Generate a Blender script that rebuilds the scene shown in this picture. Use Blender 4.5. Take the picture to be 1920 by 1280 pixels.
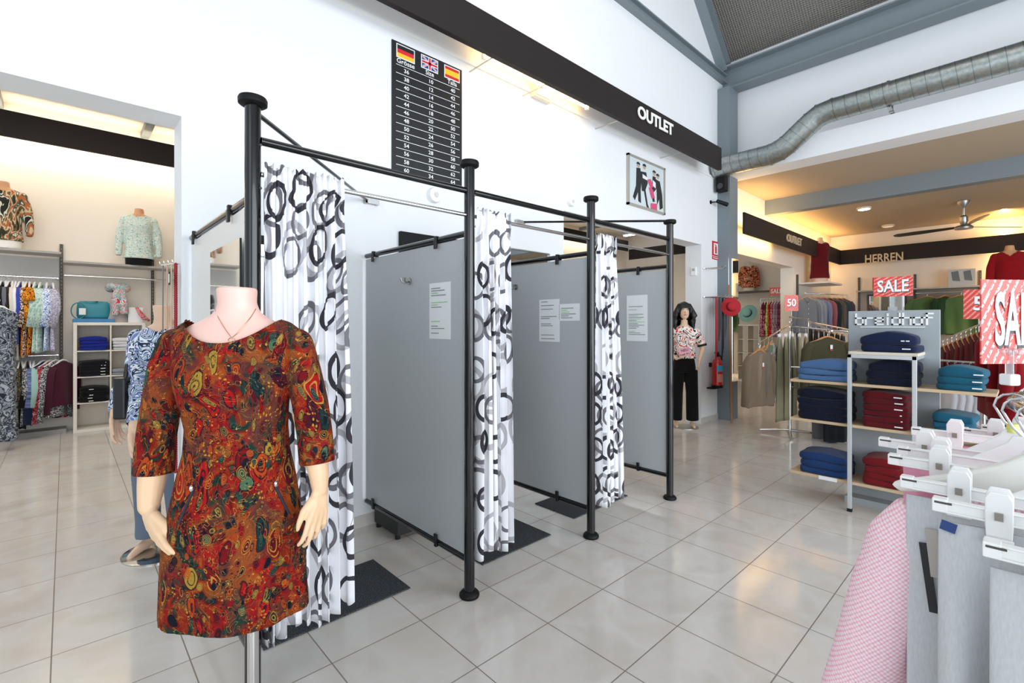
import bpy, math, random
from mathutils import Vector, Matrix, noise
sc = bpy.context.scene
for o in list(bpy.data.objects): bpy.data.objects.remove(o)
random.seed(7)
PI = math.pi
# ------------------------------------------------------------ camera, world, lights
YAW = math.radians(47.05); CH = 1.48; FP = 900.0; HY = 609.5
CS, SN = math.cos(YAW), math.sin(YAW)
cam = bpy.data.cameras.new('camera'); camo = bpy.data.objects.new('camera', cam)
sc.collection.objects.link(camo); sc.camera = camo
cam.sensor_width = 36; cam.lens = FP / 1920 * 36; cam.shift_y = -(640 - HY) / 1920
cam.clip_start = 0.05; cam.clip_end = 100
camo.location = (0, 0, CH); camo.rotation_euler = (PI / 2, 0, YAW - PI / 2)
w = bpy.data.worlds.new('sky'); sc.world = w; w.use_nodes = True
w.node_tree.nodes['Background'].inputs[0].default_value = (0.80, 0.90, 1.0, 1)
w.node_tree.nodes['Background'].inputs[1].default_value = 1.0
vs = sc.view_settings
vs.view_transform = 'Standard'; vs.look = 'None'; vs.gamma = 1; vs.use_curve_mapping = False
vs.exposure = 0.08
def area(name, loc, sx, sy, d, power, col=(1, 1, 1), spread=PI):
    l = bpy.data.lights.new(name, 'AREA'); l.shape = 'RECTANGLE'; l.size = sx; l.size_y = sy
    l.energy = power; l.color = col; l.spread = spread
    o = bpy.data.objects.new(name, l); sc.collection.objects.link(o); o.location = loc
    o.rotation_euler = Vector(d).to_track_quat('-Z', 'Z').to_euler(); return o
DAY = (0.86, 0.93, 1.0)
area('daylight_left_windows', (-3.9, -1.7, 1.8), 5.6, 3.2, (1, 0, 0), 95, DAY)        # x,y of the shop windows
area('daylight_front_windows', (2.6, -4.9, 2.0), 9.6, 3.7, (0, 1, 0), 560, DAY)
area('added_fill_under_roof', (2.0, 0.2, 7.6), 6.0, 4.0, (0, 0, -1), 90, (0.97, 0.98, 1))  # added fill light below the closed roof, which has no skylight
area('rear_room_added_fill', (-.3, 6.4, 4.3), 3.0, 2.4, (0, 0, -1), 85, (1, .95, .88))  # fill light added to brighten the side room, not a visible lamp
area('rear_room_lamps_far', (9, 6.6, 4.3), 5.0, 2.0, (0, 0, -1), 45, (1, .93, .82))
WARM = (1.0, 0.60, 0.20)
# ------------------------------------------------------------ projection helpers (read positions off known planes)
def ray(px, py):
    r = (px - 960) / FP; t = (HY - py) / FP
    return Vector((CS + r * SN, SN - r * CS, t))
def on_x(px, py, X): v = ray(px, py); return v * (X / v.x) + Vector((0, 0, CH))
def on_y(px, py, Y): v = ray(px, py); return v * (Y / v.y) + Vector((0, 0, CH))
def on_z(px, py, Z): v = ray(px, py); return v * ((Z - CH) / v.z) + Vector((0, 0, CH))
def at_d(px, py, d): return ray(px, py) * d + Vector((0, 0, CH))
# ------------------------------------------------------------ materials
def lin(c):
    if isinstance(c, str):
        c = [int(c[i:i + 2], 16) / 255 for i in (0, 2, 4)]
    return tuple(x / 12.92 if x <= .04045 else ((x + .055) / 1.055) ** 2.4 for x in c[:3]) + (1,)
_m = {}
def mat(name, col, rough=.6, metal=0, emit=0, alpha=1, trans=0, coat=0, bump=0, bscale=300, spec=.5, sheen=0):
    k = name
    if k in _m: return _m[k]
    m = bpy.data.materials.new(name); m.use_nodes = True; nt = m.node_tree; b = nt.nodes['Principled BSDF']
    c = lin(col); m.diffuse_color = c
    b.inputs['Base Color'].default_value = c; b.inputs['Roughness'].default_value = rough
    b.inputs['Metallic'].default_value = metal; b.inputs['Specular IOR Level'].default_value = spec
    if emit: b.inputs['Emission Color'].default_value = c; b.inputs['Emission Strength'].default_value = emit
    b.inputs['Alpha'].default_value = alpha; b.inputs['Transmission Weight'].default_value = trans
    b.inputs['Coat Weight'].default_value = coat
    b.inputs['Sheen Weight'].default_value = sheen
    if bump:
        n = nt.nodes.new('ShaderNodeTexNoise'); n.inputs['Scale'].default_value = bscale; n.inputs['Detail'].default_value = 3
        t = nt.nodes.new('ShaderNodeTexCoord'); nt.links.new(t.outputs['Object'], n.inputs['Vector'])
        bp = nt.nodes.new('ShaderNodeBump'); bp.inputs['Strength'].default_value = bump; bp.inputs['Distance'].default_value = .01
        nt.links.new(n.outputs[0], bp.inputs['Height']); nt.links.new(bp.outputs[0], b.inputs['Normal'])
    _m[k] = m; return m
class NT:
    """small node helper"""
    def __init__(s, name, rough=.8, **kw):
        s.m = mat(name, 'ffffff', rough, **kw); s.nt = s.m.node_tree; s.b = s.nt.nodes['Principled BSDF']
    def n(s, t, **kw):
        x = s.nt.nodes.new('ShaderNode' + t)
        for k, v in kw.items(): setattr(x, k, v)
        return x
    def put(s, sock, v):
        if isinstance(v, (int, float)): sock.default_value = v
        elif isinstance(v, tuple): sock.default_value = v
        else: s.nt.links.new(v, sock)
    def math(s, op, a, b=None, c=None):
        x = s.n('Math', operation=op)
        for i, v in enumerate((a, b, c)):
            if v is not None: s.put(x.inputs[i], v)
        return x.outputs[0]
    def coord(s, kind='Object', scale=(1, 1, 1), loc=(0, 0, 0), rot=(0, 0, 0)):
        t = s.n('TexCoord'); mp = s.n('Mapping'); s.nt.links.new(t.outputs[kind], mp.inputs[0])
        mp.inputs['Scale'].default_value = scale; mp.inputs['Location'].default_value = loc; mp.inputs['Rotation'].default_value = rot
        return mp.outputs[0]
    def noise(s, vec, sc_, det=2, dist=0):
        x = s.n('TexNoise'); s.put(x.inputs['Vector'], vec); x.inputs['Scale'].default_value = sc_
        x.inputs['Detail'].default_value = det; x.inputs['Distortion'].default_value = dist; return x
    def ramp(s, fac, stops, const=False):
        x = s.n('ValToRGB'); s.put(x.inputs[0], fac); cr = x.color_ramp
        if const: cr.interpolation = 'CONSTANT'
        while len(cr.elements) < len(stops): cr.elements.new(1)
        for e, (p, c) in zip(cr.elements, stops): e.position = p; e.color = lin(c)
        return x.outputs[0]
    def mix(s, fac, a, b, mode='MIX'):
        x = s.n('Mix', data_type='RGBA', blend_type=mode); s.put(x.inputs[0], fac)
        s.put(x.inputs[6], lin(a) if isinstance(a, str) else a); s.put(x.inputs[7], lin(b) if isinstance(b, str) else b)
        return x.outputs[2]
    def warp(s, vec, sc_, amt):
        nz = s.noise(vec, sc_, 1); v = s.n('VectorMath', operation='MULTIPLY_ADD')
        s.nt.links.new(nz.outputs['Color'], v.inputs[0]); v.inputs[1].default_value = (amt,) * 3; s.nt.links.new(vec, v.inputs[2])
        return v.outputs[0]
    def base(s, c): s.nt.links.new(c, s.b.inputs['Base Color']); return s.m
    def bump(s, h, st=.3, d=.01):
        x = s.n('Bump'); x.inputs['Strength'].default_value = st; x.inputs['Distance'].default_value = d
        s.nt.links.new(h, x.inputs['Height']); s.nt.links.new(x.outputs[0], s.b.inputs['Normal'])
def fab(col, name=None):
    return mat(name or 'fabric_' + col, col, .9, bump=.25, bscale=500, spec=.15, sheen=.1)
def blotch(name, cols, scale=25, dist=0, rough=.85, stretch=(1, 1, 1)):
    if name in _m: return _m[name]
    t = NT(name, rough, spec=.2); v = t.coord(scale=stretch)
    nz = t.noise(v, scale, 2, dist)
    k = len(cols); st = [((0 if i == 0 else .32 + .36 * i / k), c) for i, c in enumerate(cols)]
    return t.base(t.ramp(nz.outputs[0], st, True))
def net(name, ground, line, scale=20, w_=.08, stretch=(1, 1, 1)):
    if name in _m: return _m[name]
    t = NT(name, .85, spec=.2); v = t.coord(scale=stretch)
    x = t.n('TexVoronoi', feature='DISTANCE_TO_EDGE'); t.put(x.inputs['Vector'], v); x.inputs['Scale'].default_value = scale
    return t.base(t.mix(t.math('LESS_THAN', x.outputs['Distance'], w_), ground, line))
white_wall = mat('wall_paint', 'eceef0', .75, bump=.05, bscale=60)
cream_wall = mat('cream_wall_paint', 'efe6da', .8, bump=.04, bscale=60)
grey_paint = mat('grey_steel_paint', '7b858b', .55)
blk = mat('black_gloss_metal', '08080a', .2, coat=.4, spec=.35)
blkm = mat('matt_black', '101011', .55, spec=.25)
chrome = mat('chrome', 'd8d8d8', .12, 1)
steel = mat('brushed_steel', 'b4b4b2', .35, 1)
darkband = mat('dark_brown_board', '292322', .6, spec=.25)
whitep = mat('white_plastic', 'f4f4f2', .35)
skin = mat('mannequin_skin', 'e3bfa2', .38)
skin_pink = mat('mannequin_skin_pink', 'efc3b6', .4)
tan_skin = mat('bust_tan', 'd09a70', .5)
woodl = mat('light_wood', 'cdb190', .5, bump=.05)
hwood = mat('hanger_wood', 'c2854e', .4)
paper = mat('paper', 'e9ecec', .8)
rubber = mat('black_rubber', '111111', .8)
silver_mirror = mat('mirror_glass', 'e8eced', .03, 1)
def bf_mat(name, col, **k):
    return mat(name, col, **k)
# ------------------------------------------------------------ mesh builder
class MB:
    def __init__(s): s.v = []; s.f = []; s.mi = []; s.uv = []; s.cur = 0
    def _add(s, vs_, fs):
        b = len(s.v); s.v += [tuple(v) for v in vs_]
        for f in fs: s.f.append([i + b for i in f]); s.mi.append(s.cur)
    def box(s, c, size, rz=0, M=None):
        hx, hy, hz = (q / 2 for q in size); cs, sn = math.cos(rz), math.sin(rz); vs_ = []
        for z in (-hz, hz):
            for x, y in ((-hx, -hy), (hx, -hy), (hx, hy), (-hx, hy)):
                p = Vector((x * cs - y * sn, x * sn + y * cs, z))
                if M: p = M @ p
                vs_.append(p + Vector(c))
        s._add(vs_, [(3, 2, 1, 0), (4, 5, 6, 7), (0, 1, 5, 4), (1, 2, 6, 5), (2, 3, 7, 6), (3, 0, 4, 7)]); return s
    def bb(s, a, b):
        a, b = Vector(a), Vector(b); return s.box((a + b) / 2, [abs(q) for q in (b - a)])
    def tube(s, p0, p1, r0, r1=None, n=12, cap=True):
        r1 = r0 if r1 is None else r1; p0, p1 = Vector(p0), Vector(p1)
        return s.path([p0, p1], [r0, r1], n, cap)
    def path(s, pts, r, n=10, cap=True, flat=1):
        pts = [Vector(p) for p in pts]; rs = r if isinstance(r, (list, tuple)) else [r] * len(pts)
        d = (pts[1] - pts[0]).normalized(); up = Vector((0, 0, 1)) if abs(d.z) < .9 else Vector((1, 0, 0))
        u = d.cross(up).normalized(); rings = []
        for i, p in enumerate(pts):
            d = (pts[min(i + 1, len(pts) - 1)] - pts[max(i - 1, 0)]).normalized()
            u = (u - d * u.dot(d)).normalized(); w_ = d.cross(u)
            rings.append([p + u * rs[i] * math.cos(2 * PI * k / n) + w_ * rs[i] * flat * math.sin(2 * PI * k / n) for k in range(n)])
        return s.loft(rings, cap)
    def loft(s, rings, cap=True, closed=True):
        n = len(rings[0]); b = len(s.v)
        for r in rings: s.v += [tuple(p) for p in r]
        for i in range(len(rings) - 1):
            for k in range(n if closed else n - 1):
                k2 = (k + 1) % n
                s.f.append([b + i * n + k, b + i * n + k2, b + (i + 1) * n + k2, b + (i + 1) * n + k]); s.mi.append(s.cur)
        if cap and closed:
            s.f.append([b + k for k in range(n)][::-1]); s.mi.append(s.cur)
            q = b + (len(rings) - 1) * n; s.f.append([q + k for k in range(n)]); s.mi.append(s.cur)
        return s
    def lathe(s, prof, c=(0, 0, 0), n=24, sx=1, sy=1):
        c = Vector(c)
        return s.loft([[c + Vector((r * sx * math.cos(2 * PI * k / n), r * sy * math.sin(2 * PI * k / n), z)) for k in range(n)] for r, z in prof])
    def poly(s, pts): s._add(pts, [list(range(len(pts)))]); return s
    def prism(s, pts, d):
        n = len(pts); d = Vector(d); a = [Vector(p) for p in pts]; b = [p + d for p in a]
        s._add(a + b, [list(range(n))[::-1], list(range(n, 2 * n))] + [[i, (i + 1) % n, n + (i + 1) % n, n + i] for i in range(n)]); return s
    def ball(s, c, r, sx=1, sy=1, sz=1, n=14, m=9, M=None):
        c = Vector(c); R = []
        for i in range(m + 1):
            a = -PI / 2 + PI * (i * .98 + .01 * m) / m
            ring = []
            for k in range(n):
                p = Vector((r * sx * math.cos(a) * math.cos(2 * PI * k / n), r * sy * math.cos(a) * math.sin(2 * PI * k / n), r * sz * math.sin(a)))
                ring.append(c + (M @ p if M else p))
            R.append(ring)
        return s.loft(R)
    def build(s, name, m, parent=None, smooth=False, bevel=0, keep=False):
        me = bpy.data.meshes.new(name); org = Vector((0, 0, 0))
        if parent is not None:
            q = parent
            while q is not None: org += q.location; q = q.parent
            if keep: org = Vector((0, 0, 0))
        elif not keep and s.v:
            xs, ys, zs = zip(*s.v); org = Vector(((min(xs) + max(xs)) / 2, (min(ys) + max(ys)) / 2, min(zs)))
        me.from_pydata([tuple(Vector(v) - org) for v in s.v], [], s.f)
        for q in (m if isinstance(m, (list, tuple)) else [m]): me.materials.append(q)
        me.polygons.foreach_set('material_index', s.mi)
        if s.uv:
            l = me.uv_layers.new(name='UVMap')
            for p in me.polygons:
                for li in p.loop_indices: l.data[li].uv = s.uv[me.loops[li].vertex_index]
        if smooth: me.polygons.foreach_set('use_smooth', [True] * len(me.polygons))
        me.update(); o = bpy.data.objects.new(name, me); sc.collection.objects.link(o)
        if smooth and smooth != 'all':
            me.set_sharp_from_angle(angle=math.radians(40))
        if bevel:
            md = o.modifiers.new('bevel', 'BEVEL'); md.width = bevel; md.segments = 2; md.limit_method = 'ANGLE'
        if parent is not None: o.parent = parent
        else: o.location = org
        return o
def tag(o, label, cat, group=None):
    o['label'] = label; o['category'] = cat
    if group: o['group'] = group
    return o
def thing(name, label, cat, loc=(0, 0, 0), group=None):
    o = bpy.data.objects.new(name, None); sc.collection.objects.link(o); o.location = loc; o.empty_display_size = .1
    return tag(o, label, cat, group)
def struct(name, mb, m, parent=None, **k):
    o = mb.build(name, m, parent, **k)
    if parent is None: o['kind'] = 'structure'
    return o
def copy_tree(o, parent=None):
    c = o.copy(); sc.collection.objects.link(c); c.parent = parent
    for ch in list(o.children): copy_tree(ch, c)
    return c
def bake(o):
    """apply the modifiers of an object into its mesh"""
    dg = bpy.context.evaluated_depsgraph_get(); dg.update()
    me = bpy.data.meshes.new_from_object(o.evaluated_get(dg)); old = o.data; o.modifiers.clear(); o.data = me
    bpy.data.meshes.remove(old); return o
def fuse(mb, name, m, vox=.006, smooth=4, parent=None, keep=False):
    o = mb.build(name, m, parent, keep=keep)
    md = o.modifiers.new('r', 'REMESH'); md.mode = 'VOXEL'; md.voxel_size = vox; md.use_smooth_shade = True
    ms = o.modifiers.new('s', 'SMOOTH'); ms.factor = .6; ms.iterations = smooth
    bake(o); o.data.polygons.foreach_set('use_smooth', [True] * len(o.data.polygons)); return o
def text(s, name, m, origin, right, up, size, parent=None, depth=.002, bold=0, sx=1, align='CENTER', label=None):
    cu = bpy.data.curves.new(name, 'FONT'); cu.body = s; cu.size = size; cu.extrude = depth; cu.offset = bold * size
    cu.align_x = align; cu.align_y = 'CENTER'; cu.resolution_u = 3
    t = bpy.data.objects.new(name, cu); sc.collection.objects.link(t)
    dg = bpy.context.evaluated_depsgraph_get(); me = bpy.data.meshes.new_from_object(t.evaluated_get(dg))
    bpy.data.objects.remove(t)
    r = Vector(right).normalized(); u = Vector(up).normalized(); n = r.cross(u)
    org = Vector((0, 0, 0)); q = parent
    while q is not None: org += q.location; q = q.parent
    M = Matrix.Translation(Vector(origin) - org) @ Matrix((r * sx, u, n)).transposed().to_4x4()
    me.transform(M); me.materials.clear(); me.materials.append(m)
    o = bpy.data.objects.new(name, me); sc.collection.objects.link(o)
    if parent is not None: o.parent = parent
    return o
# ============================================================ SETTING
YW = 3.34; T = .25; XH = 7.54; XF = 13.96; YB = 9.30
# floor
t = NT('polished_floor_tiles', .13, coat=.0)
v = t.coord(); TS = .45
br = t.n('TexBrick'); br.offset = 0; br.squash = 1
mp = t.coord(loc=(-2.90 * TS, -3.61 * TS, 0)); t.put(br.inputs['Vector'], mp)
br.inputs['Scale'].default_value = 1; br.inputs['Brick Width'].default_value = TS; br.inputs['Row Height'].default_value = TS
br.inputs['Mortar Size'].default_value = .0028; br.inputs['Mortar Smooth'].default_value = .1
br.inputs['Color1'].default_value = lin('d5d0ca'); br.inputs['Color2'].default_value = lin('cfcac4'); br.inputs['Mortar'].default_value = lin('857970')
nz = t.noise(t.warp(v, 1.5, .5), 3.0, 4)
veins = t.ramp(nz.outputs[0], [(.3, 'f7f1ea'), (.5, 'ffffff'), (.7, 'eee9e4')])
t.base(t.mix(.8, br.outputs['Color'], veins, 'MULTIPLY'))
t.b.inputs['Specular IOR Level'].default_value = .62
rn = t.math('MULTIPLY_ADD', br.outputs['Fac'], .5, .115); t.nt.links.new(rn, t.b.inputs['Roughness'])
t.bump(t.noise(v, 9, 2).outputs[0], .035, .01)
floor_mat = t.m
struct('floor', MB().bb((-4, -5, -.1), (XF + .2, YB + .2, 0)), floor_mat, keep=True)
# main wall with two openings, running on to the men's department
OZ = 2.69
def wall_y(y0, y1, x0, x1, holes, z1, z0=0):
    mb = MB(); x = x0
    for hx0, hx1, hz in holes:
        if hx0 > x: mb.bb((x, y0, z0), (hx0, y1, z1))
        mb.bb((hx0, y0, hz), (hx1, y1, z1)); x = hx1
    if x1 > x: mb.bb((x, y0, z0), (x1, y1, z1))
    return mb
struct('wall_back', wall_y(YW, YW + T, -4, XH + .36, [(-3.0, .493, OZ), (3.855, 6.99, OZ)], 8.2), white_wall)
struct('wall_back.001', wall_y(YW, YW + T, XH + .36, XF, [(XH + .6, 11.16, OZ)], 3.95), cream_wall)
mb = MB()
for a, b in ((.493, 3.855), (6.99, XH + .3)): mb.bb((a, YW - .012, 0), (b, YW, .085))
struct('baseboard_back', mb, mat('tile_skirting', 'cfcac4', .25))
struct('baseboard_back.001', MB().bb((11.16, YW - .012, 0), (XF, YW, .085)), _m['tile_skirting'])
struct('wall_far', MB().bb((XF, -5, 0), (XF + .2, YB + .2, 4.6)), cream_wall)
struct('wall_rear_room', MB().bb((-4, YB, 0), (XF, YB + .2, 4.6)), cream_wall)
struct('ceiling_rear_room', MB().bb((-4, YW + T, 4.45), (XF, YB, 4.6)), mat('ceiling_paint', 'ddd5cc', .85))
mb = MB()
for x in (-2.2, -.65, .9, 2.45, 5.5, 8.5, 11.5): mb.bb((x - .05, YW + T, 4.36), (x + .05, YB, 4.45))
struct('trim_rear_ceiling_joists', mb, grey_paint)
# header wall with ledge above the men's department
struct('wall_header', MB().bb((XH, -5, 3.80), (XH + .4, YW, 4.11)).bb((XH + .36, -5, 4.11), (XH + .5, YW, 8.2)), white_wall)
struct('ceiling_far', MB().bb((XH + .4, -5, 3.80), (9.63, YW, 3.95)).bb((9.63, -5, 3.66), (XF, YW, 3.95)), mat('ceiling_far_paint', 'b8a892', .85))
struct('trim_ceiling_beam', MB().bb((9.55, -5, 3.53), (9.75, YW, 3.84)), grey_paint)
# steel frame
struct('trim_steel_column', MB().bb((XH, 3.147, 0), (XH + .3, YW, 5.2)), grey_paint)
def ibeam(a, b, h, w_, side):
    """I-section between a and b (centre line), height h, flange width w_"""
    a, b, side = Vector(a), Vector(b), Vector(side).normalized(); d = (b - a).normalized(); up = side.cross(d).normalized()
    if up.z < 0: up = -up
    tk = .02; pr = [(-w_ / 2, -h / 2), (w_ / 2, -h / 2), (w_ / 2, -h / 2 + tk), (tk / 2, -h / 2 + tk), (tk / 2, h / 2 - tk), (w_ / 2, h / 2 - tk), (w_ / 2, h / 2), (-w_ / 2, h / 2), (-w_ / 2, h / 2 - tk), (-tk / 2, h / 2 - tk), (-tk / 2, -h / 2 + tk), (-w_ / 2, -h / 2 + tk)]
    return MB().prism([a + side * x + up * y for x, y in pr], b - a)
struct('trim_header_beam', ibeam((XH + .2, -5, 5.37), (XH + .2, YW, 5.37), .36, .26, (1, 0, 0)), grey_paint)
struct('trim_wall_beam', ibeam((-4, YW - .02, 5.40), (XH + .2, YW - .02, 5.40), .14, .12, (0, 1, 0)), grey_paint)
struct('trim_rafter', ibeam((XH + .1, YW - .06, 5.55), (5.0, YW - .06, 8.10), .22, .16, (0, 1, 0)), grey_paint)
for i in range(2):
    y = 1.15 - i * 2.3
    struct('trim_rafter_spaced', ibeam((XH + .1, y, 5.68), (5.0, y, 8.25), .16, .08, (0, 1, 0)), mat('dark_rafter', '54534f', .6))
t = NT('corrugated_roof_sheet', .6); v = t.coord(scale=(1, 1, 1))
wv = t.n('TexWave', wave_type='BANDS', bands_direction='Y'); t.put(wv.inputs['Vector'], v); wv.inputs['Scale'].default_value = 9
w2 = t.n('TexWave', wave_type='BANDS', bands_direction='X'); t.put(w2.inputs['Vector'], v); w2.inputs['Scale'].default_value = 14
hh = t.math('MULTIPLY', wv.outputs['Fac'], w2.outputs['Fac'])
t.base(t.ramp(hh, [(0, '77736d'), (1, '98948d')])); t.bump(hh, .6, .03)
roof = MB().prism([(XH + .5, -5, 5.62), (5.0, -5, 8.2), (-4, -5, 8.2), (-4, -5, 8.35), (4.95, -5, 8.35), (XH + .6, -5, 5.75)], (0, YW + T + 5, 0))
struct('ceiling_roof', roof, t.m)
# the two glazed fronts behind the camera: wall with big shop windows
def front(name, a, b, horizontal):
    mb = MB(); L = b - a
    for i in range(6):
        q = a + L * i / 5
        if horizontal: mb.bb((q - .05, -5.1, 0), (q + .05, -4.95, 4.2))
        else: mb.bb((-4.1, q - .05, 0), (-3.95, q + .05, 3.8))
    if horizontal: mb.bb((a, -5.1, 4.2), (b, -4.95, 8.2)).bb((a, -5.1, 0), (b, -4.95, .15))
    else: mb.bb((-4.1, a, 3.8), (-3.95, b, 8.2)).bb((-4.1, a, 0), (-3.95, b, .15))
    struct(name, mb, white_wall)
front('wall_front', -3.0, 7.6, True); front('wall_left', -4.0, YW - .6, False)
struct('wall_front.001', MB().bb((7.65, -5.1, 0), (XF, -4.95, 4.2)), cream_wall)
# ------------------------------------------------------------ sign bands with warm tubes behind
def tube_light(loc, L, axis, power, label, group, up=True):
    th = thing('tube_light', label, 'light', loc, group); x, y, z = loc; a = Vector((1, 0, 0)) if axis == 'x' else Vector((0, 1, 0))
    c = Vector(loc)
    MB().tube(c - a * L / 2, c + a * L / 2, .013).build('tube', mat('warm_tube_glow', 'ffdf9c', .5, emit=9), th, True)
    mb = MB()
    for s_ in (-1, 1): mb.box(c + a * s_ * (L / 2 - .01), (.03, .03, .05))
    mb.build('end_cap', whitep, th)
    return th
band = thing('sign_band', 'long dark brown board with white letters above the fitting rooms', 'sign', (2, 3.0, 3.69))
MB().bb((-2.0, 2.97, 3.69), (6.84, 3.0, 4.0)).build('board', darkband, band)
MB().bb((-2.0, 3.0, 3.99), (6.84, 3.02, 4.0)).bb((-2.0, 3.0, 3.69), (6.84, 3.02, 3.70)).build('edge_strip', darkband, band)
mb = MB()
for x in (-1, .8, 2.6, 3.25, 4.4, 5.8): mb.bb((x - .006, 3.02, 3.70), (x + .006, YW, 3.706))
mb.build('bracket', steel, band)
lw = mat('white_letters', 'f2efe9', .5)
pa = on_y(1189, 240, 2.96); pb = on_y(1266, 240, 2.96)
text('OUTLET', 'lettering', lw, ((pa.x + pb.x) / 2, 2.955, 3.855), (1, 0, 0), (0, 0, 1), .185, band, .004, .034, sx=(pb.x - pa.x) / .80)
x0, x1 = on_y(917, 112, 3.1).x, on_y(1117, 212, 3.1).x
tube_light(((3 * x0 + x1) / 4, 3.2, 3.80), (x1 - x0) / 2 - .03, 'x', 0, 'lit warm tube lamp behind the band, left of the junction box', 'tube lamps')
tube_light(((x0 + 3 * x1) / 4, 3.2, 3.80), (x1 - x0) / 2 - .03, 'x', 0, 'lit warm tube lamp behind the band, right of the junction box', 'tube lamps')
area('tube_glow', ((x0 + x1) / 2, 3.17, 3.80), x1 - x0, .05, (0, .9, -.5), 3.2, WARM)
area('tube_glow_up', ((x0 + x1) / 2, 3.17, 3.83), x1 - x0, .05, (0, .8, .6), 2.6, WARM)
cd = MB().bb((-3, YW - .02, 3.765), (7.42, YW, 3.79)); struct('trim_cable_conduit', cd, whitep)
p = on_y(1010, 182, YW)
eb = thing('emergency_light', 'small white emergency light box under the sign band', 'light', (p.x, YW, p.z))
MB().bb((p.x - .12, YW - .06, p.z - .04), (p.x + .13, YW, p.z + .09)).build('housing', mat('emergency_housing', 'ece3d2', .5), eb, bevel=.008)
MB().bb((p.x - .1, YW - .07, p.z - .02), (p.x + .11, YW - .058, p.z + .07)).build('lens', mat('emergency_lens', 'fbf6ea', .3), eb, bevel=.004)
bp = on_z(0, 0, 5)
# rear room bands
b2 = tag(MB().bb((-4, YB - .38, 3.90), (XF - .45, YB - .35, 4.24)).build('sign_band', darkband), 'dark brown board along the back wall of the side room', 'sign')
b3 = tag(MB().bb((XF - .45, YW + T + .02, 3.62), (XF - .42, YB - .4, 3.95)).build('sign_band', darkband), 'dark brown board on the far wall seen through the middle doorway', 'sign')
area('cove_rear', (0, YB - .28, 4.0), 6, .08, (0, .9, -.45), 32, (1, .84, .6))
area('cove_rear_up', (0, YB - .28, 4.1), 6, .08, (0, .5, .8), 20, (1, .86, .62))
area('cove_rear_far', (9, YB - .28, 4.0), 7, .08, (0, .9, -.45), 25, (1, .86, .62))
# men's department bands
b4 = thing('sign_band', "dark brown board with cream letters on the men's department side wall", 'sign', (10, 3.05, 2.95))
MB().bb((XH + .32, 3.05, 2.93), (13.62, 3.08, 3.27)).build('board', darkband, b4)
pa = on_y(1473, 462, 3.05); pb = on_y(1503, 470, 3.05)
cream = mat('cream_letters', 'd8c3a2', .5)
text('OUTLET', 'lettering', cream, ((pa.x + pb.x) / 2, 3.04, 3.10), (1, 0, 0), (0, 0, 1), .2, b4, .01, .012, sx=(pb.x - pa.x) / .80)
b5 = thing('sign_band', 'dark brown board with the cream word HERREN on the far wall', 'sign', (13.6, 0, 2.93))
MB().bb((13.6, -3.5, 2.93), (13.63, 3.08, 3.27)).build('board', darkband, b5)
pa = on_x(1615, 485, 13.58); pb = on_x(1701, 481, 13.58)
text('HERREN', 'lettering', cream, (13.59, (pa.y + pb.y) / 2, (pa.z + pb.z) / 2 - .01), (0, -1, 0), (0, 0, 1), .27, b5, .012, .016, sx=(pa.y - pb.y) / 1.17)
area('cove_side_up', (10.9, 3.2, 3.22), 5.5, .06, (0, .45, .9), 40, WARM)
area('cove_side_down', (8.9, 3.2, 3.0), 1.8, .06, (0, .9, -.45), 9, WARM)
area('cove_side_down_b', (13.2, 3.2, 3.0), .9, .06, (0, .9, -.45), 8, WARM)
area('cove_far_up', (13.78, .3, 3.22), 6, .06, (.45, 0, .9), 75, WARM)
area('cove_far_down', (13.78, .3, 3.0), 6, .06, (.9, 0, -.45), 38, WARM)
# ============================================================ FITTING ROOMS
YP = 2.08; PX = [.541, 1.618, 2.69, 3.776]; PZ = 2.375
scr = steel
pn = ['nearest, left end of the fitting rooms behind the paisley dress', 'between the first and second fitting rooms',
      'between the second and third fitting rooms', 'at the far right end of the fitting rooms']
for i, x in enumerate(PX):
    th = thing('fitting_room_post', 'glossy black round post, ' + pn[i], 'post', (x, YP, 0), 'fitting room posts')
    MB().tube((x, YP, .01), (x, YP, PZ - .02), .029, n=28).build('pole', blk, th, True)
    MB().lathe([(.052, 0), (.055, .006), (.055, .016), (.045, .028), (.031, .034)], (x, YP, 0), 32).build('base_flange', blkm, th, True)
    MB().lathe([(.030, -.035), (.044, -.032), (.052, -.026), (.053, -.008), (.049, 0)], (x, YP, PZ), 32).build('top_cap', blkm, th, True)
    mb = MB()
    for z in (2.02, .36, 2.19): mb.tube((x + .022, YP - .019, z), (x + .0245, YP - .0225, z), .005)
    mb.build('screw', steel, th, True)
    if i == 0: pass
for i in range(3):
    a, b = PX[i] + .029, PX[i + 1] - .029
    nm = ['first (nearest)', 'second', 'third (farthest)'][i]
    tag(MB().tube((a, YP, 2.212), (b, YP, 2.212), .0165, n=16).build('cross_bar', blk, smooth=True), 'glossy black top bar over the %s fitting room' % nm, 'bar', 'fitting room top bars')
    tag(MB().tube((a, YP, 2.08), (b, YP, 2.08), .0105, n=14).build('curtain_rod', chrome, smooth=True), 'chrome curtain rod of the %s fitting room' % nm, 'rod', 'curtain rods')
def brace(px, x1, z1, label):
    th = thing('brace_rod', label, 'rod', (px, YP, PZ - .05)); q = Vector((x1, YW - .03, z1)); p_ = Vector((px, YP, PZ - .005 if px > 2 else PZ - .06))
    MB().tube(p_, q, .010, n=12).build('rod', blk, th, True)
    d = 1 if px < 2 else -1
    MB().bb((x1 - .01, YW - .035, z1 - .022), (x1 + .10 * d, YW - .028, z1 + .012)).bb((x1 - .01, YW - .035, z1 - .022), (x1 + .01, YW, z1 + .01)).bb((x1 + .08 * d, YW - .03, z1 - .022), (x1 + .10 * d, YW, z1 + .012)).build('wall_bracket', steel, th, bevel=.002)
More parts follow.
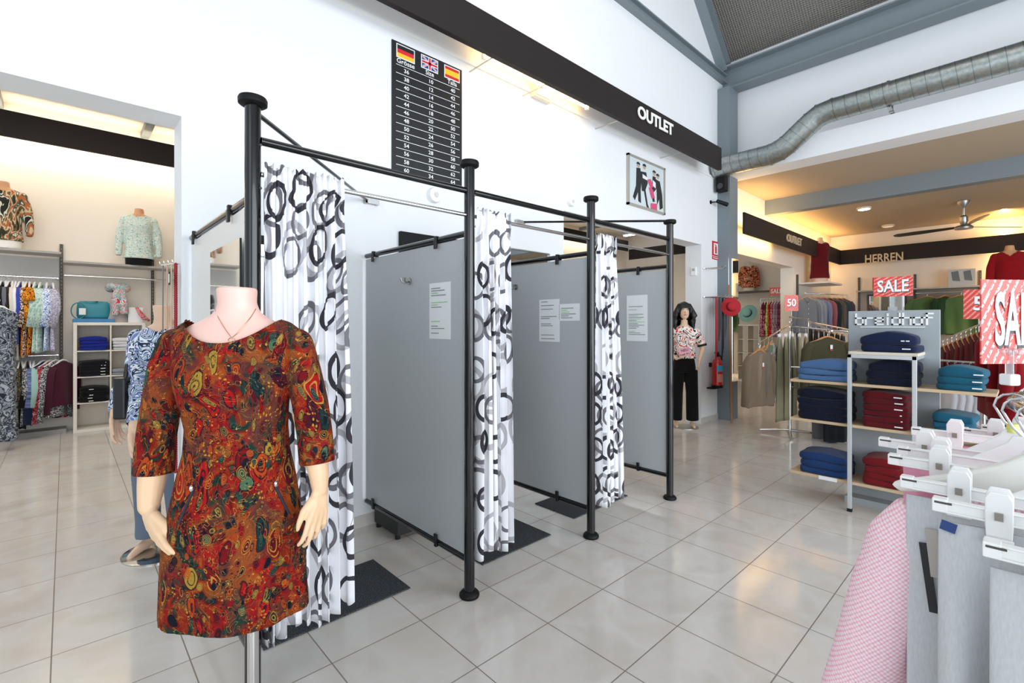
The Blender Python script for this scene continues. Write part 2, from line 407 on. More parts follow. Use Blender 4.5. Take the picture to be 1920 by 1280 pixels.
brace(PX[0] + .02, 1.62, 2.40, 'slim black brace running from the nearest post to the wall')
brace(PX[3], 3.24, 2.475, 'slim black brace running from the far right post back to the wall')
t = NT('frosted_grey_panel', .38); t.b.inputs['Base Color'].default_value = lin('b6babc'); frost = t.m
white_panel = mat('frosted_pale_panel', 'e6e8e6', .3)
clampm = mat('dark_clamp', '2a2a2c', .4, .5)
def panel(i, m, label):
    x = PX[i]; th = thing('partition_panel', label, 'partition', (x, YP + .6, .19), 'partition panels')
    MB().bb((x - .004, YP + .034, .215), (x + .004, YW - .035, 1.96)).build('panel', m, th)
    for z, nm in ((1.985, 'upper_rail'), (.195, 'lower_rail')):
        MB().tube((x, YP + .02, z), (x, YW - .04, z), .0175, n=16).build('rail', blk, th, True)
        for y in (YP + .30, YW - .17):
            s_ = -1 if z > 1 else 1
            MB().bb((x - .024, y - .012, z - .02), (x + .024, y + .012, z + .02)).bb((x - .026, y - .014, z), (x - .014, y + .014, z + s_ * .055)).bb((x + .006, y - .012, z), (x + .018, y + .012, z + s_ * .045)).build('clamp', clampm, th, bevel=.003)
    return th
pa_ = panel(0, white_panel, 'pale frosted partition panel behind the nearest black post')
panel(1, frost, 'large grey frosted partition with one paper notice and a double hook')
panel(2, frost, 'grey frosted partition with two paper notices side by side')
panel(3, frost, 'grey frosted partition at the far right end of the fitting rooms')
# notices
ink = mat('print_ink', '8b9092', .8); grn = mat('green_ink', '9ccf9a', .8)
def notice(x, corners, label, n=1, seed=0):
    (u0, v0), (u1, v1) = corners; a = on_x(u0, v0, x - .006); b = on_x(u1, v1, x - .006)
    y0, y1 = a.y, b.y; z1 = a.z; z0 = b.z
    th = thing('paper_notice', label, 'notice', (x - .006, (y0 + y1) / 2, z0), 'paper notices on the partitions')
    H = (z1 - z0) / n
    for k in range(n): MB().bb((x - .0055 - .0004 * k, y0, z1 - (k + 1) * H), (x - .0045, y1, z1 - k * H + .004)).build('sheet', paper, th)
    rnd = random.Random(seed); mb = MB(); nl = int((z1 - z0) / .014)
    for i in range(1, nl):
        if rnd.random() < .45: continue
        mb.cur = 1 if rnd.random() < .28 else 0
        L = (y0 - y1) * rnd.uniform(.3, .8); s0 = y0 - (y0 - y1) * .1
        mb.bb((x - .0075, s0, z1 - i * .014 - .0025), (x - .0066, s0 - L, z1 - i * .014 + .0025))
    mb.build('print', [ink, grn], th)
notice(PX[1], ((805, 533), (845, 636)), 'white paper notice of taped sheets on the first grey partition', 3, 1)
notice(PX[2], ((1011, 563), (1049, 641)), 'tall paper notice on the second grey partition, left of a smaller sheet', 2, 2)
notice(PX[2], ((1048.5, 571), (1087, 601)), 'small paper sheet on the second grey partition, right of the tall notice', 1, 3)
notice(PX[3], ((1175, 555), (1214, 640)), 'paper notice on the third grey partition next to the far post', 2, 4)
def hook(x, px, py, label):
    p = on_x(px, py, x - .006); th = thing('coat_hook', label, 'hook', p, 'coat hooks on the partitions')
    MB().path([p, p + Vector((-.008, 0, 0))], .022, 20).build('plate', steel, th, True)
    for s_ in (-1, 1):
        MB().path([p + Vector((-.008, 0, 0)), p + Vector((-.03, s_ * .012, -.012)), p + Vector((-.045, s_ * .02, -.004)), p + Vector((-.05, s_ * .024, .018))], [.006, .006, .006, .008], 10).build('prong', steel, th, True)
hook(PX[1], 768, 527, 'double steel coat hook on the first grey partition')
hook(PX[2], 968, 538, 'round steel coat hook on the second grey partition, beside the curtain')
# curtains
def curtain_mat():
    t = NT('ring_print_cotton', .9, spec=.1)
    uvc = t.n('TexCoord').outputs['UV']
    col = lin('f3f3f6'); c = None
    for i, (sc_, off, g, r0, r1, rnd) in enumerate([(4.0, (.3, .1), 'b9b7ba', .30, .40, .45), (5.2, (.7, .45), '77757a', .30, .40, .5), (4.8, (.15, .8), '403e44', .28, .38, .5)]):
        mp = t.n('Mapping'); t.nt.links.new(uvc, mp.inputs[0]); mp.inputs['Location'].default_value = (off[0], off[1], 0); mp.inputs['Scale'].default_value = (sc_, sc_ * .86, 1)
        wv_ = t.warp(mp.outputs[0], .9, .12)
        vo = t.n('TexVoronoi', voronoi_dimensions='2D', feature='F1'); t.put(vo.inputs['Vector'], wv_); vo.inputs['Scale'].default_value = 1; vo.inputs['Randomness'].default_value = rnd
        d = vo.outputs['Distance']; sepc = t.n('SeparateColor'); t.nt.links.new(vo.outputs['Color'], sepc.inputs[0])
        on = t.math('GREATER_THAN', sepc.outputs[0], [.25, .35, .4][i]); rv = t.math('MULTIPLY_ADD', sepc.outputs[1], .07, -.05)
        wdt = t.math('MULTIPLY_ADD', t.noise(wv_, 1.7, 1).outputs[0], .12, -.06)
        a = t.math('GREATER_THAN', d, t.math('ADD', rv, r0)); b = t.math('LESS_THAN', d, t.math('ADD', t.math('ADD', rv, r1), wdt))
        f = t.math('MULTIPLY', t.math('MULTIPLY', a, b), on)
        c = t.mix(f, col if c is None else c, g)
    w1 = t.n('TexNoise'); t.put(w1.inputs['Vector'], uvc); w1.inputs['Scale'].default_value = 500
    t.base(t.mix(.35, c, t.ramp(w1.outputs[0], [(.3, 'd8d8dc'), (.6, 'ffffff')]), 'MULTIPLY')); t.bump(w1.outputs[0], .15, .003)
    t.b.inputs['Subsurface Weight'].default_value = 0
    return t.m
cmat = curtain_mat()
def curtain(x0, wt, wb, folds, z0, label, seed):
    rnd = random.Random(seed); n = 260; rows = 46; mb = MB(); ph = [rnd.uniform(-.5, .5) for _ in range(folds + 2)]; am = [rnd.uniform(.6, 1.25) for _ in range(folds + 2)]
    ztop = 2.12
    for r in range(rows + 1):
        f = r / rows; z = ztop - (ztop - z0) * f; W_ = wt + (wb - wt) * f ** .8; u = 0; prev = None
        amp = .012 + .016 * min(1, f * 2.5) + .008 * f
        if abs(z - 2.08) < .05: amp = .010
        for k in range(n + 1):
            s_ = k / n; q = s_ * folds; i = int(q); fr = q - i
            wob = ph[i] * (1 - fr) + ph[i + 1] * fr
            a = amp * (am[i] * (1 - fr) + am[i + 1] * fr)
            x = x0 + W_ * (s_ + .02 * math.sin(2 * PI * (q * 2 + .15)) * min(1, 3 * f))
            y = YP - .013 - (.013 if abs(z - 2.08) < .05 else 0) + a * math.sin(2 * PI * (q + wob * f * .7)) + (.006 * math.sin(2 * PI * q * 2.7 + seed) * (1 - f))
            if k and prev: u += math.hypot(x - prev[0], y - prev[1])
            prev = (x, y)
            zz = z + (.008 * math.sin(9 * q) if r == 0 else 0) - .02 * f * math.sin(q * 1.3 + seed)
            mb.v.append((x, y, zz)); mb.uv.append((u * .9 + seed, zz))
    for r in range(rows):
        for k in range(n):
            a = r * (n + 1) + k; mb.f.append([a, a + 1, a + n + 2, a + n + 1]); mb.mi.append(0)
    o = mb.build('curtain', cmat, smooth='all'); md = o.modifiers.new('s', 'SOLIDIFY'); md.thickness = .0015
    return tag(o, label, 'curtain', 'printed fitting room curtains')
curtain(PX[0] + .035, .32, .355, 8, .225, 'white curtain with grey and black rings beside the paisley dress', 1)
curtain(PX[1] + .035, .245, .27, 6, .20, 'white ring print curtain drawn to the second black post, in the middle of the three', 2)
curtain(PX[2] + .035, .22, .30, 6, .20, 'white ring print curtain farthest from the dress, narrowest of the three', 5)
# mats
t = NT('charcoal_carpet', .95, spec=.1); nz = t.noise(t.coord(), 260, 2)
t.base(t.ramp(nz.outputs[0], [(.35, '222326'), (.55, '45474b'), (.7, '76787c')])); t.bump(nz.outputs[0], .7, .004)
def mat_rug(x0, x1, y0, y1, label, rz=0):
    o = MB().bb((x0, y0, .001), (x1, y1, .009)).build('door_mat', t.m, bevel=.003); o.rotation_euler.z = rz
    tag(o, label, 'mat', 'charcoal mats at the fitting rooms')
mc = [on_z(553, 1190, 0), on_z(770, 1103, 0), on_z(700, 1050, 0)]
mat_rug(.66, 1.42, mc[1].y, mc[2].y, 'charcoal door mat under the curtain beside the paisley dress')
q1, q2 = on_z(905, 1060, 0), on_z(1030, 1002, 0)
mat_rug(q1.x, q2.x, q1.y + .0, q2.y + .42, 'charcoal door mat under the middle curtain')
q1, q2 = on_z(1110, 962, 0), on_z(1177, 930, 0)
mat_rug(q2.x - .72, q2.x, q2.y, q2.y + .42, 'charcoal door mat under the farthest curtain')
# black stool box under first grey panel
p0 = on_z(745, 1014, 0); p1 = on_z(700, 983, 0)
bn = thing('storage_box', 'low black box standing on the floor under the first grey partition', 'box', (p0.x, p0.y + .2, 0))
MB().bb((p0.x - .0, p0.y, .03), (p0.x + .4, YW - .06, .19)).build('body', mat('black_board', '17181b', .5), bn, bevel=.006)
MB().bb((p0.x - .01, p0.y - .01, .19), (p0.x + .41, YW - .05, .21)).build('rim', blkm, bn, bevel=.004)
for a, b in ((p0.x + .02, p0.y + .03), (p0.x + .38, p0.y + .03), (p0.x + .02, YW - .09), (p0.x + .38, YW - .09)): MB().lathe([(.018, 0), (.018, .03)], (a, b, 0), 12).build('foot', rubber, bn, True)
# mirrors on the wall inside the rooms
def wmirror(x0, x1, z0, z1, fm, label, fw=.05, beads=False):
    th = thing('wall_mirror', label, 'mirror', ((x0 + x1) / 2, YW - .02, z0))
    MB().bb((x0 + fw * .8, YW - .02, z0 + fw * .8), (x1 - fw * .8, YW - .012, z1 - fw * .8)).build('mirror_glass', silver_mirror, th)
    mb = MB().bb((x0, YW - .035, z0), (x0 + fw, YW - .001, z1)).bb((x1 - fw, YW - .035, z0), (x1, YW - .001, z1)).bb((x0 + fw, YW - .035, z0), (x1 - fw, YW - .001, z0 + fw)).bb((x0 + fw, YW - .035, z1 - fw), (x1 - fw, YW - .001, z1))
    mb.build('frame', fm, th, bevel=.004)
    if beads:
        mb = MB(); z = z0 + .01
        while z < z1: mb.ball((x1 - .01, YW - .038, z), .007, n=6, m=4); z += .016
        mb.build('beading', blkm, th, True)
wmirror(.83, 1.455, .28, 2.05, blkm, 'black beaded frame mirror on the wall of the first fitting room', .055, True)
wmirror(1.90, 2.5, .4, 2.21, blkm, 'mirror behind the first grey partition, dark reflection painted as black board', .30)  # frame widened to a black board that stands in for the dark reflection
wmirror(3.05, 3.61, .5, 2.207, steel, 'thin silver framed mirror in the last fitting room', .012)
pm = MB().bb((PX[0] - .03, 2.15, .5), (PX[0] - .022, 2.68, 1.83)).build('side_mirror', silver_mirror)
pm = tag(pm, 'frameless mirror fixed to the outside of the pale partition behind the dress', 'mirror')
# ============================================================ WALL ITEMS
chart = thing('size_chart', 'black size conversion chart with German, British and Spanish flags', 'sign', (1.9, YW - .01, 2.4))
a = on_y(735, 75, YW - .01); b = on_y(866, 130, YW - .01); ZT = (a.z + b.z) / 2; x0, x1 = a.x, b.x; W = x1 - x0
zb = on_y(864, 352, YW).z - .03
MB().bb((x0, YW - .01, zb), (x1, YW - .001, ZT)).build('board', mat('chart_black', '1c1d20', .45), chart)
wl = mat('chart_white', 'eeeeee', .6)
rows = [('36', '10', '40'), ('38', '12', '42'), ('40', '14', '44'), ('42', '16', '46'), ('44', '18', '48'), ('46', '20', '50'), ('48', '22', '52'), ('50', '24', '54'), ('52', '26', '56'), ('54', '28', '58'), ('56', '30', '60'), ('58', '32', '62'), ('60', '34', '64')]
cx = [on_y(q, 200, YW).x for q in (760.7, 806.3, 847.5)]
yf = YW - .0125
H = ZT - zb; ln = MB()
step = .0620 * H; fx = lambda q: on_y(q, 200, YW).x
fl = [(fx(743.5), fx(774.6)), (fx(789.7), fx(818.3)), (fx(833), fx(858.9))]
for i, s_ in enumerate(('Grösse', 'Size', 'Talla')):
    text(s_, 'heading', wl, ((fl[i][0] + fl[i][1]) / 2, yf, ZT - .141 * H), (1, 0, 0), (0, 0, 1), step * .80, chart, .0006, .012, sx=(1.06, 1, 1)[i])
for r, row in enumerate(rows):
    z = ZT - .171 * H - (r + .5) * step
    for i in range(3): text(row[i], 'number', wl, (cx[i], yf, z), (1, 0, 0), (0, 0, 1), step * .66, chart, .0006, .014, sx=1.1)
for r in range(14):
    z = ZT - .171 * H - r * step; ln.bb((x0 + W * .05, yf - .0005, z - .002), (x0 + W * .96, yf, z + .002))
ln.build('ruled_lines', wl, chart)
def flag(x0, x1, zt, h, bars, kind):
    mb = MB().bb((x0 - .008, yf, zt - h - .008), (x1 + .008, yf + .002, zt + .008)); mb.build('flag_border', wl, chart)
    mb = MB(); z = zt; ms = []
    for i, (c, fr) in enumerate(bars):
        mb.cur = i; ms.append(mat('flag_' + c, c, .5)); mb.bb((x0, yf - .001, z - h * fr), (x1, yf, z)); z -= h * fr
    if kind == 'uk':
        mb.cur = 0; ms = [mat('flag_blue', '2a3a84', .5), wl, mat('flag_red', 'c8283a', .5)]
        cxx, cz = (x0 + x1) / 2, zt - h / 2; w2, h2 = (x1 - x0) / 2, h / 2
        for ci, wd, yy in ((1, .16, .0012), (2, .06, .0015)):
            mb.cur = ci
            for sg in (-1, 1):
                d = Vector((w2, 0, sg * h2)); nrm = Vector((-d.z, 0, d.x)).normalized() * h * wd / 2; d *= .93
                c_ = Vector((cxx, yf - yy, cz)); mb.poly([c_ - d - nrm, c_ + d - nrm, c_ + d + nrm, c_ - d + nrm][::1])
        for ci, wd, yy in ((1, .32, .0018), (2, .18, .0022)):
            mb.cur = ci; mb.bb((x0, yf - yy, cz - h * wd / 2), (x1, yf - yy + .0002, cz + h * wd / 2)); mb.bb((cxx - h * wd / 2, yf - yy, zt - h), (cxx + h * wd / 2, yf - yy + .0002, zt))
    mb.build('flag', ms, chart)
fh = .088 * H
flag(fl[0][0], fl[0][1], ZT - .022 * H, fh, [('17161a', .333), ('d8232a', .333), ('f2c230', .334)], '')
flag(fl[1][0], fl[1][1], ZT - .022 * H, fh, [('2a3a84', 1)], 'uk')
flag(fl[2][0], fl[2][1], ZT - .022 * H, fh, [('c8202c', .25), ('f2bf2e', .5), ('c8202c', .25)], '')
MB().lathe([(.014, 0), (.014, .0005)], n=10).build('crest', mat('crest_brown', '8a4a2a', .5), chart).data.transform(Matrix.Translation(Vector((fl[2][0] + .045, yf - .002, ZT - .066 * H)) - chart.location) @ Matrix.Rotation(PI / 2, 4, 'X'))
# round sensors
for px, py, r, lb in ((812, 367, .062, 'round white wall sensor below the size chart'), (1068, 379, .05, 'round white wall sensor with a small square button')):
    p = on_y(px, py, YW); th = thing('wall_sensor', lb, 'sensor', p)
    M_ = Matrix.Translation(p) @ Matrix.Rotation(PI / 2, 4, 'X')
    for prof, nm in (([(r, 0), (r, .03), (r * .92, .045), (r * .5, .05)], 'case'), ([(r * .35, .05), (r * .33, .056)], 'button')):
        o = MB().lathe(prof, n=32).build(nm, whitep if nm == 'case' else mat('sensor_grey', 'd4d4d2', .4), th, True, keep=True)
        o.data.transform(Matrix.Rotation(PI / 2, 4, 'X'))
# poster with four figures
a = on_y(1178, 288, YW - .03); b = on_y(1247, 402, YW - .03); x0, x1 = a.x, b.x; zt = on_y(1178, 286, YW - .03).z; zb = on_y(1247, 403, YW - .03).z
po = thing('framed_poster', 'silver framed fashion poster with figures in black and pink bags', 'poster', ((x0 + x1) / 2, YW - .03, zb))
MB().bb((x0 + .01, YW - .02, zb + .01), (x1 - .01, YW - .012, zt - .01)).build('print', mat('poster_pale', 'd4dfe2', .3), po)
MB().bb((x0, YW - .035, zb), (x0 + .025, YW, zt)).bb((x1 - .025, YW - .035, zb), (x1, YW, zt)).bb((x0, YW - .035, zb), (x1, YW, zb + .025)).bb((x0, YW - .035, zt - .025), (x1, YW, zt)).build('frame', mat('poster_frame', 'b9b4ab', .4, .4), po)
W, H = x1 - x0, zt - zb; fy = YW - .0225
def P2(u, v): return Vector((x0 + u * W, fy, zb + v * H))
mb = MB(); bk, pk, sk, wh_ = mat('poster_black', '26262a', .5), mat('poster_pink', 'd9527c', .5), mat('poster_skin', 'c4a795', .5), mat('poster_white', 'eef0f0', .5)
def blob(c, pts, dy=0): mb.cur = c; mb.poly([P2(u, v) + Vector((0, -dy, 0)) for u, v in pts])
blob(0, [(.22, .78), (.32, .80), (.36, .60), (.33, .35), (.34, .10), (.27, .12), (.26, .3), (.18, .12), (.13, .18), (.21, .42)])
blob(0, [(.33, .74), (.48, .76), (.52, .55), (.46, .4), (.52, .12), (.56, .04), (.49, .06), (.42, .36), (.36, .35), (.35, .5)], .0002)
blob(0, [(.66, .74), (.74, .74), (.76, .5), (.68, .4), (.72, .22), (.66, .2), (.62, .4)], .0001)
blob(0, [(.74, .70), (.86, .68), (.93, .42), (.95, .14), (.86, .08), (.84, .3), (.78, .16), (.77, .45)], .0003)
blob(3, [(.38, .70), (.52, .66), (.52, .60), (.38, .62)], .0005); blob(3, [(.66, .66), (.74, .62), (.74, .5), (.66, .54)], .0005)
blob(1, [(.50, .62), (.60, .66), (.68, .52), (.60, .46)], .0008); blob(1, [(.54, .48), (.66, .46), (.72, .30), (.62, .26)], .0009); blob(1, [(.60, .16), (.78, .19), (.78, .02), (.60, .02)], .001)
for u, v in ((.27, .84), (.43, .85), (.70, .80), (.80, .76)):
    blob(2, [(u + .04 * math.cos(k * PI / 4), v + .045 * math.sin(k * PI / 4)) for k in range(8)], .0006)
    blob(0, [(u + .05 * math.cos(k * PI / 6), v + .02 + .05 * math.sin(k * PI / 6)) for k in range(7)], .0008)
mb.build('figures', [bk, pk, sk, wh_], po)
text('bianca', 'caption', bk, P2(.13, .44) - Vector((0, .001, 0)), (1, 0, 0), (0, 0, 1), .04, po, .0004) if False else None
# speaker, small camera, thermostat, fire sign
p = Vector((XH - .09, 3.27, 0)); zs = 1.48 + (609.5 - 346) * (7.46 * CS + 3.27 * SN) / 900
sp = thing('wall_speaker', 'small black loudspeaker below the end of the sign band', 'speaker', (XH - .08, 3.22, zs - .12))
MB().bb((XH - .17, 3.15, zs - .13), (XH - .05, 3.29, zs + .11)).build('cabinet', blkm, sp, bevel=.01)
o = MB().lathe([(.04, 0), (.045, .004), (.012, .002)], n=20).build('cone', mat('speaker_cone', '3a3a3c', .5), sp, True, keep=True); o.data.transform(Matrix.Translation((-.095, 0, .07)) @ Matrix.Rotation(-PI / 2, 4, 'Y'))
MB().bb((XH - .05, 3.2, zs - .03), (XH, 3.24, zs + .03)).build('bracket', blkm, sp)
zc = 1.48 + (609.5 - 380) * 7.45 / 900
cm_ = thing('security_camera', 'small black camera on a short arm below the loudspeaker', 'camera', (7.3, YW, zc))
MB().lathe([(.03, 0), (.03, .01)], n=16).build('mount', blkm, cm_, True, keep=True).data.transform(Matrix.Rotation(PI / 2, 4, 'X'))
MB().path([(7.3, YW, zc), (7.3, YW - .08, zc - .01), (7.34, YW - .12, zc - .01)], .009).build('arm', blkm, cm_, True)
MB().tube((7.3, YW - .10, zc), (7.44, YW - .2, zc - .05), .028, .032, 14).build('body', blkm, cm_, True)
p = on_x(1300, 510, 6.99)
tb = thing('thermostat', 'small white thermostat on the pale jamb right of the middle doorway', 'thermostat', (6.985, 3.45, 2.23))
MB().bb((6.965, 3.41, 2.23), (6.99, 3.49, 2.36)).build('case', whitep, tb, bevel=.005)
MB().bb((6.961, 3.43, 2.30), (6.966, 3.47, 2.34)).build('display', mat('lcd_grey', 'aeb4ac', .3), tb)
a = on_y(1335, 451, YW); b = on_y(1347.5, 488, YW)
fs = thing('fire_sign', 'red and white fire extinguisher sign on the wall beside the grey column', 'sign', (a.x, YW - .004, b.z))
red = mat('signal_red', 'c9222b', .45)
MB().bb((a.x, YW - .006, b.z), (b.x, YW, a.z)).build('plate', red, fs)
w_ = b.x - a.x; h_ = a.z - b.z
MB().bb((a.x + w_ * .2, YW - .008, b.z + h_ * .28), (b.x - w_ * .2, YW - .0055, a.z - h_ * .1)).build('field', wh_, fs)
mb = MB().bb((a.x + w_ * .38, YW - .01, b.z + h_ * .34), (a.x + w_ * .62, YW - .0075, b.z + h_ * .72)).bb((a.x + w_ * .45, YW - .01, b.z + h_ * .72), (a.x + w_ * .55, YW - .0075, b.z + h_ * .8)).bb((a.x + w_ * .3, YW - .01, b.z + h_ * .78), (a.x + w_ * .55, YW - .0075, b.z + h_ * .82))
mb.build('pictogram', red, fs)
MB().bb((a.x, YW - .007, b.z + h_ * .16), (b.x, YW - .0055, b.z + h_ * .19)).bb((a.x + w_ * .1, YW - .007, b.z + h_ * .06), (b.x - w_ * .1, YW - .0055, b.z + h_ * .1)).build('rule', wh_, fs)
# extinguisher
p = on_y(1345, 725, YW - .12); ex = thing('fire_extinguisher', 'red fire extinguisher with a blue label hanging by the grey column', 'extinguisher', (p.x, YW - .12, p.z))
x, y, z = ex.location
MB().lathe([(.06, 0), (.078, .02), (.078, .36), (.06, .41), (.025, .44), (.02, .46)], (x, y, z), 28).build('cylinder', mat('extinguisher_red', 'c01f1f', .25, coat=.5), ex, True)
MB().lathe([(.08, -.01), (.083, .03)], (x, y, z), 28).build('base_ring', blkm, ex, True)
MB().bb((x - .03, y - .02, z + .46), (x + .03, y + .02, z + .51)).bb((x - .08, y - .012, z + .51), (x + .04, y + .012, z + .53)).build('valve', blkm, ex, bevel=.003)
MB().path([(x + .02, y, z + .48), (x + .1, y - .02, z + .46), (x + .1, y - .03, z + .25), (x + .09, y - .03, z + .05)], .012, 10).build('hose', rubber, ex, True)
lb = MB().loft([[(x + .0795 * math.cos(a_), y + .0795 * math.sin(a_), z + zz) for a_ in [math.radians(200 + 12 * k) for k in range(9)]] for zz in (.24, .33)], False, False); lb.build('label', mat('label_blue', '3aa5cf', .4), ex)
MB().loft([[(x + .0795 * math.cos(a_), y + .0795 * math.sin(a_), z + zz) for a_ in [math.radians(200 + 12 * k) for k in range(9)]] for zz in (.08, .2)], False, False).build('label', mat('label_red_white', 'd88a80', .4), ex)
MB().bb((x - .03, y + .06, z + .3), (x + .03, YW, z + .36)).bb((x - .1, y + .0, z - .03), (x + .1, YW, z - .01)).build('wall_bracket', blkm, ex)
# duct
DX = XH - .18; R = .145
pts = [(3.34, 3.93), (2.28, 3.93)]
ps = [Vector((DX, 3.30, 3.90)), Vector((DX, 2.50, 3.91)), Vector((DX, 2.38, 3.94)), Vector((DX, 2.28, 3.99)), Vector((DX, 1.98, 4.22)), Vector((DX, 1.88, 4.28)), Vector((DX, 1.74, 4.30)), Vector((DX, -4.9, 4.33))]
du = thing('ventilation_duct', 'spiral galvanised ventilation duct with two bends along the header wall', 'duct', (DX, 0, 4.0))
zinc = NT('galvanised_steel', .38, metal=1); nz = zinc.noise(zinc.coord(), 30, 3); zinc.base(zinc.ramp(nz.outputs[0], [(.3, '9aa19f'), (.7, 'b5bab7')]))
MB().path(ps, R, 36, True).build('pipe', zinc.m, du, True)
mb = MB()
def seam(c, d, r=R + .003, wd=.006):
    mb.path([c - d * wd / 2, c + d * wd / 2], r, 36, True)
for a_, b_ in ((ps[0], ps[1]), (ps[3], ps[4]), (ps[6], ps[7])):
    mb = MB(); d = (b_ - a_); L = d.length; d.normalize(); s_ = .03
    tilt = (d + Vector((0, 0, .12))).normalized()
    while s_ < L: seam(a_ + d * s_, tilt); s_ += .13
    mb.build('spiral_seam', mat('seam_zinc', '7d8482', .4, 1), du, True)
mb = MB()
for q in (1, 2, 3, 4, 5, 6): seam(ps[q], (ps[q + 1] - ps[q - 1]).normalized(), R + .006, .02)
mb.build('collar', zinc.m, du, True)
for y in (1.15, -.6):
    mb = MB(); mb.bb((DX - .01, y - .02, 4.12), (XH + .06, y + .02, 4.14)).bb((DX + .1, y - .02, 4.11), (DX + .14, y + .02, 4.22)); seam(Vector((DX, y, 4.305)), Vector((0, 1, 0)), R + .008, .025)
    mb.build('support_bracket', steel, du)
# ceiling fan + downlights
p = on_z(1807, 381, 3.66); fx, fy_ = p.x, p.y
p = at_d(1807, 410, 11); d = 900 * (3.66 - 1.48) / (609.5 - 377); c = at_d(1807, 377, d)
fan = thing('ceiling_fan', 'brushed steel ceiling fan with three dark blades', 'fan', (c.x, c.y, 3.2))
MB().lathe([(.02, -.42), (.02, -.13), (.035, -.11), (.09, -.02), (.09, 0)], (c.x, c.y, 3.66), 24).build('downrod', steel, fan, True)
MB().lathe([(.02, -.44), (.045, -.40), (.06, -.36), (.06, -.28), (.03, -.25)], (c.x, c.y, 3.66), 24).build('motor', steel, fan, True)
MB().lathe([(.02, -.50), (.12, -.49), (.13, -.46), (.10, -.43), (.04, -.42)], (c.x, c.y, 3.66), 28).build('hub', steel, fan, True)
for k, an in enumerate((-42, 78, 198)):
    a_ = math.radians(an); dv = Vector((math.cos(a_), math.sin(a_), 0)); sv = Vector((-dv.y, dv.x, .0)); z_ = 3.66 - .455
    pts_ = []
    for q, wd in ((.12, .04), (.3, .05), (.7, .075), (1.0, .07), (1.08, .03)): pts_.append((q, wd))
    top = [Vector((c.x, c.y, z_)) + dv * q * .95 + sv * wd + Vector((0, 0, wd * .25)) for q, wd in pts_] + [Vector((c.x, c.y, z_)) + dv * q * .95 - sv * wd - Vector((0, 0, wd * .25)) for q, wd in reversed(pts_)]
    MB().prism(top, (0, 0, .008)).build('blade', mat('fan_blade', '2c2622', .35), fan)
for px, py, lit, lb in ((1620, 389, 1, 'lit round downlight in the ceiling, left of the fan'), (1665, 422, 0, 'unlit round downlight in the ceiling, deeper in than the lit one'), ):
    d = 900 * (3.66 - CH) / (HY - py); q = at_d(px, py, d); th = thing('downlight', lb, 'light', (q.x, q.y, 3.62), 'ceiling downlights')
    MB().lathe([(.10, 0), (.115, .005), (.115, .04)], (q.x, q.y, 3.625), 28).build('trim_ring', mat('downlight_ring', 'e9ddc8', .4), th, True)
    MB().lathe([(.09, .0), (.09, .004)], (q.x, q.y, 3.622), 24).build('lamp', mat('lamp_lit', 'fff3dd', .4, emit=25) if lit else mat('lamp_off_added_glow', 'f5e2bd', .4, emit=.5), th, True)  # the unlit disc is also given a faint glow of its own
    if lit:
        l = bpy.data.lights.new('downlight_beam', 'SPOT'); l.energy = 45; l.spot_size = 1.9; l.color = (1, .9, .75); l.shadow_soft_size = .09
        lo = bpy.data.objects.new('downlight_beam', l); sc.collection.objects.link(lo); lo.location = (q.x, q.y, 3.6)
# ============================================================ MANNEQUINS
RV = Vector((SN, -CS, 0)); FV = Vector((CS, SN, 0)); UP = Vector((0, 0, 1))
def hit(o, px, py):
    v = ray(px, py).normalized(); og = Vector((0, 0, CH)) - o.matrix_world.translation if False else None
    loc = Vector((0, 0, 0)); q = o
    while q is not None: loc += q.location; q = q.parent
    ok, p, n, i = o.ray_cast(Vector((0, 0, CH)) - loc, v)
    return (p + loc, n) if ok else (None, None)
def hand(mb, W, D, N, Tt, s=1, curl=.3, spread=.14):
    D, N, Tt = D.normalized(), N.normalized(), Tt.normalized()
    for k, o in enumerate((.030, .011, -.009, -.028)):
        kn = W + (D * (.088 - .006 * abs(k - 1)) + Tt * o) * s
        mb.path([W + Tt * o * .55 * s, (W + kn) / 2 + N * -.002, kn], [.014 * s, .0145 * s, .0115 * s], 8); mb.ball(kn, .0112 * s, n=8, m=5)
        L = (.040, .045, .042, .032)[k] * s; p = kn; a = 0; pts = [p]; rs = [.0098 * s]
        d0 = (D + Tt * spread * (1.5 - k) * .6).normalized()
        for j, f in enumerate((1, .62, .5)):
            a += curl * (.6 + .5 * j) + (.07 * k if j else 0); dd = d0 * math.cos(a) + N * math.sin(a); p = p + dd * L * f; pts.append(p); rs.append((.0088, .0080, .0064)[j] * s)
        mb.path(pts, rs, 8)
        for q, r_ in zip(pts[1:], rs[1:]): mb.ball(q, r_, n=8, m=5)
    b = W + (D * .018 + Tt * .022) * s; t1 = b + (D * .035 + Tt * .022 + N * .014) * s; t2 = t1 + (D * .032 + Tt * .006 + N * .008) * s; t3 = t2 + (D * .022 + N * .006) * s
    mb.path([b, t1, t2, t3], [.015 * s, .0122 * s, .0098 * s, .0068 * s], 8)
    for q, r_ in ((t1, .0122), (t2, .0098), (t3, .0068)): mb.ball(q, r_ * s, n=8, m=5)
def limb(mb, pts, rs, n=16):
    mb.path(pts, rs, n)
    for p, r in zip(pts, rs): mb.ball(p, r * .995, n=12, m=7)
def torso(mb, Lf, rings, n=40, wav=None):
    R_ = []
    for (z, cx_, cy_, hw, hd) in rings:
        ring = []
        for k in range(n):
            a = 2 * PI * k / n; q = 1 + (wav(a, z) if wav else 0)
            ring.append(Lf(cx_ + hw * q * math.copysign(abs(math.cos(a)) ** .9, math.cos(a)), cy_ + hd * q * math.sin(a), z))
        R_.append(ring)
    mb.loft(R_)
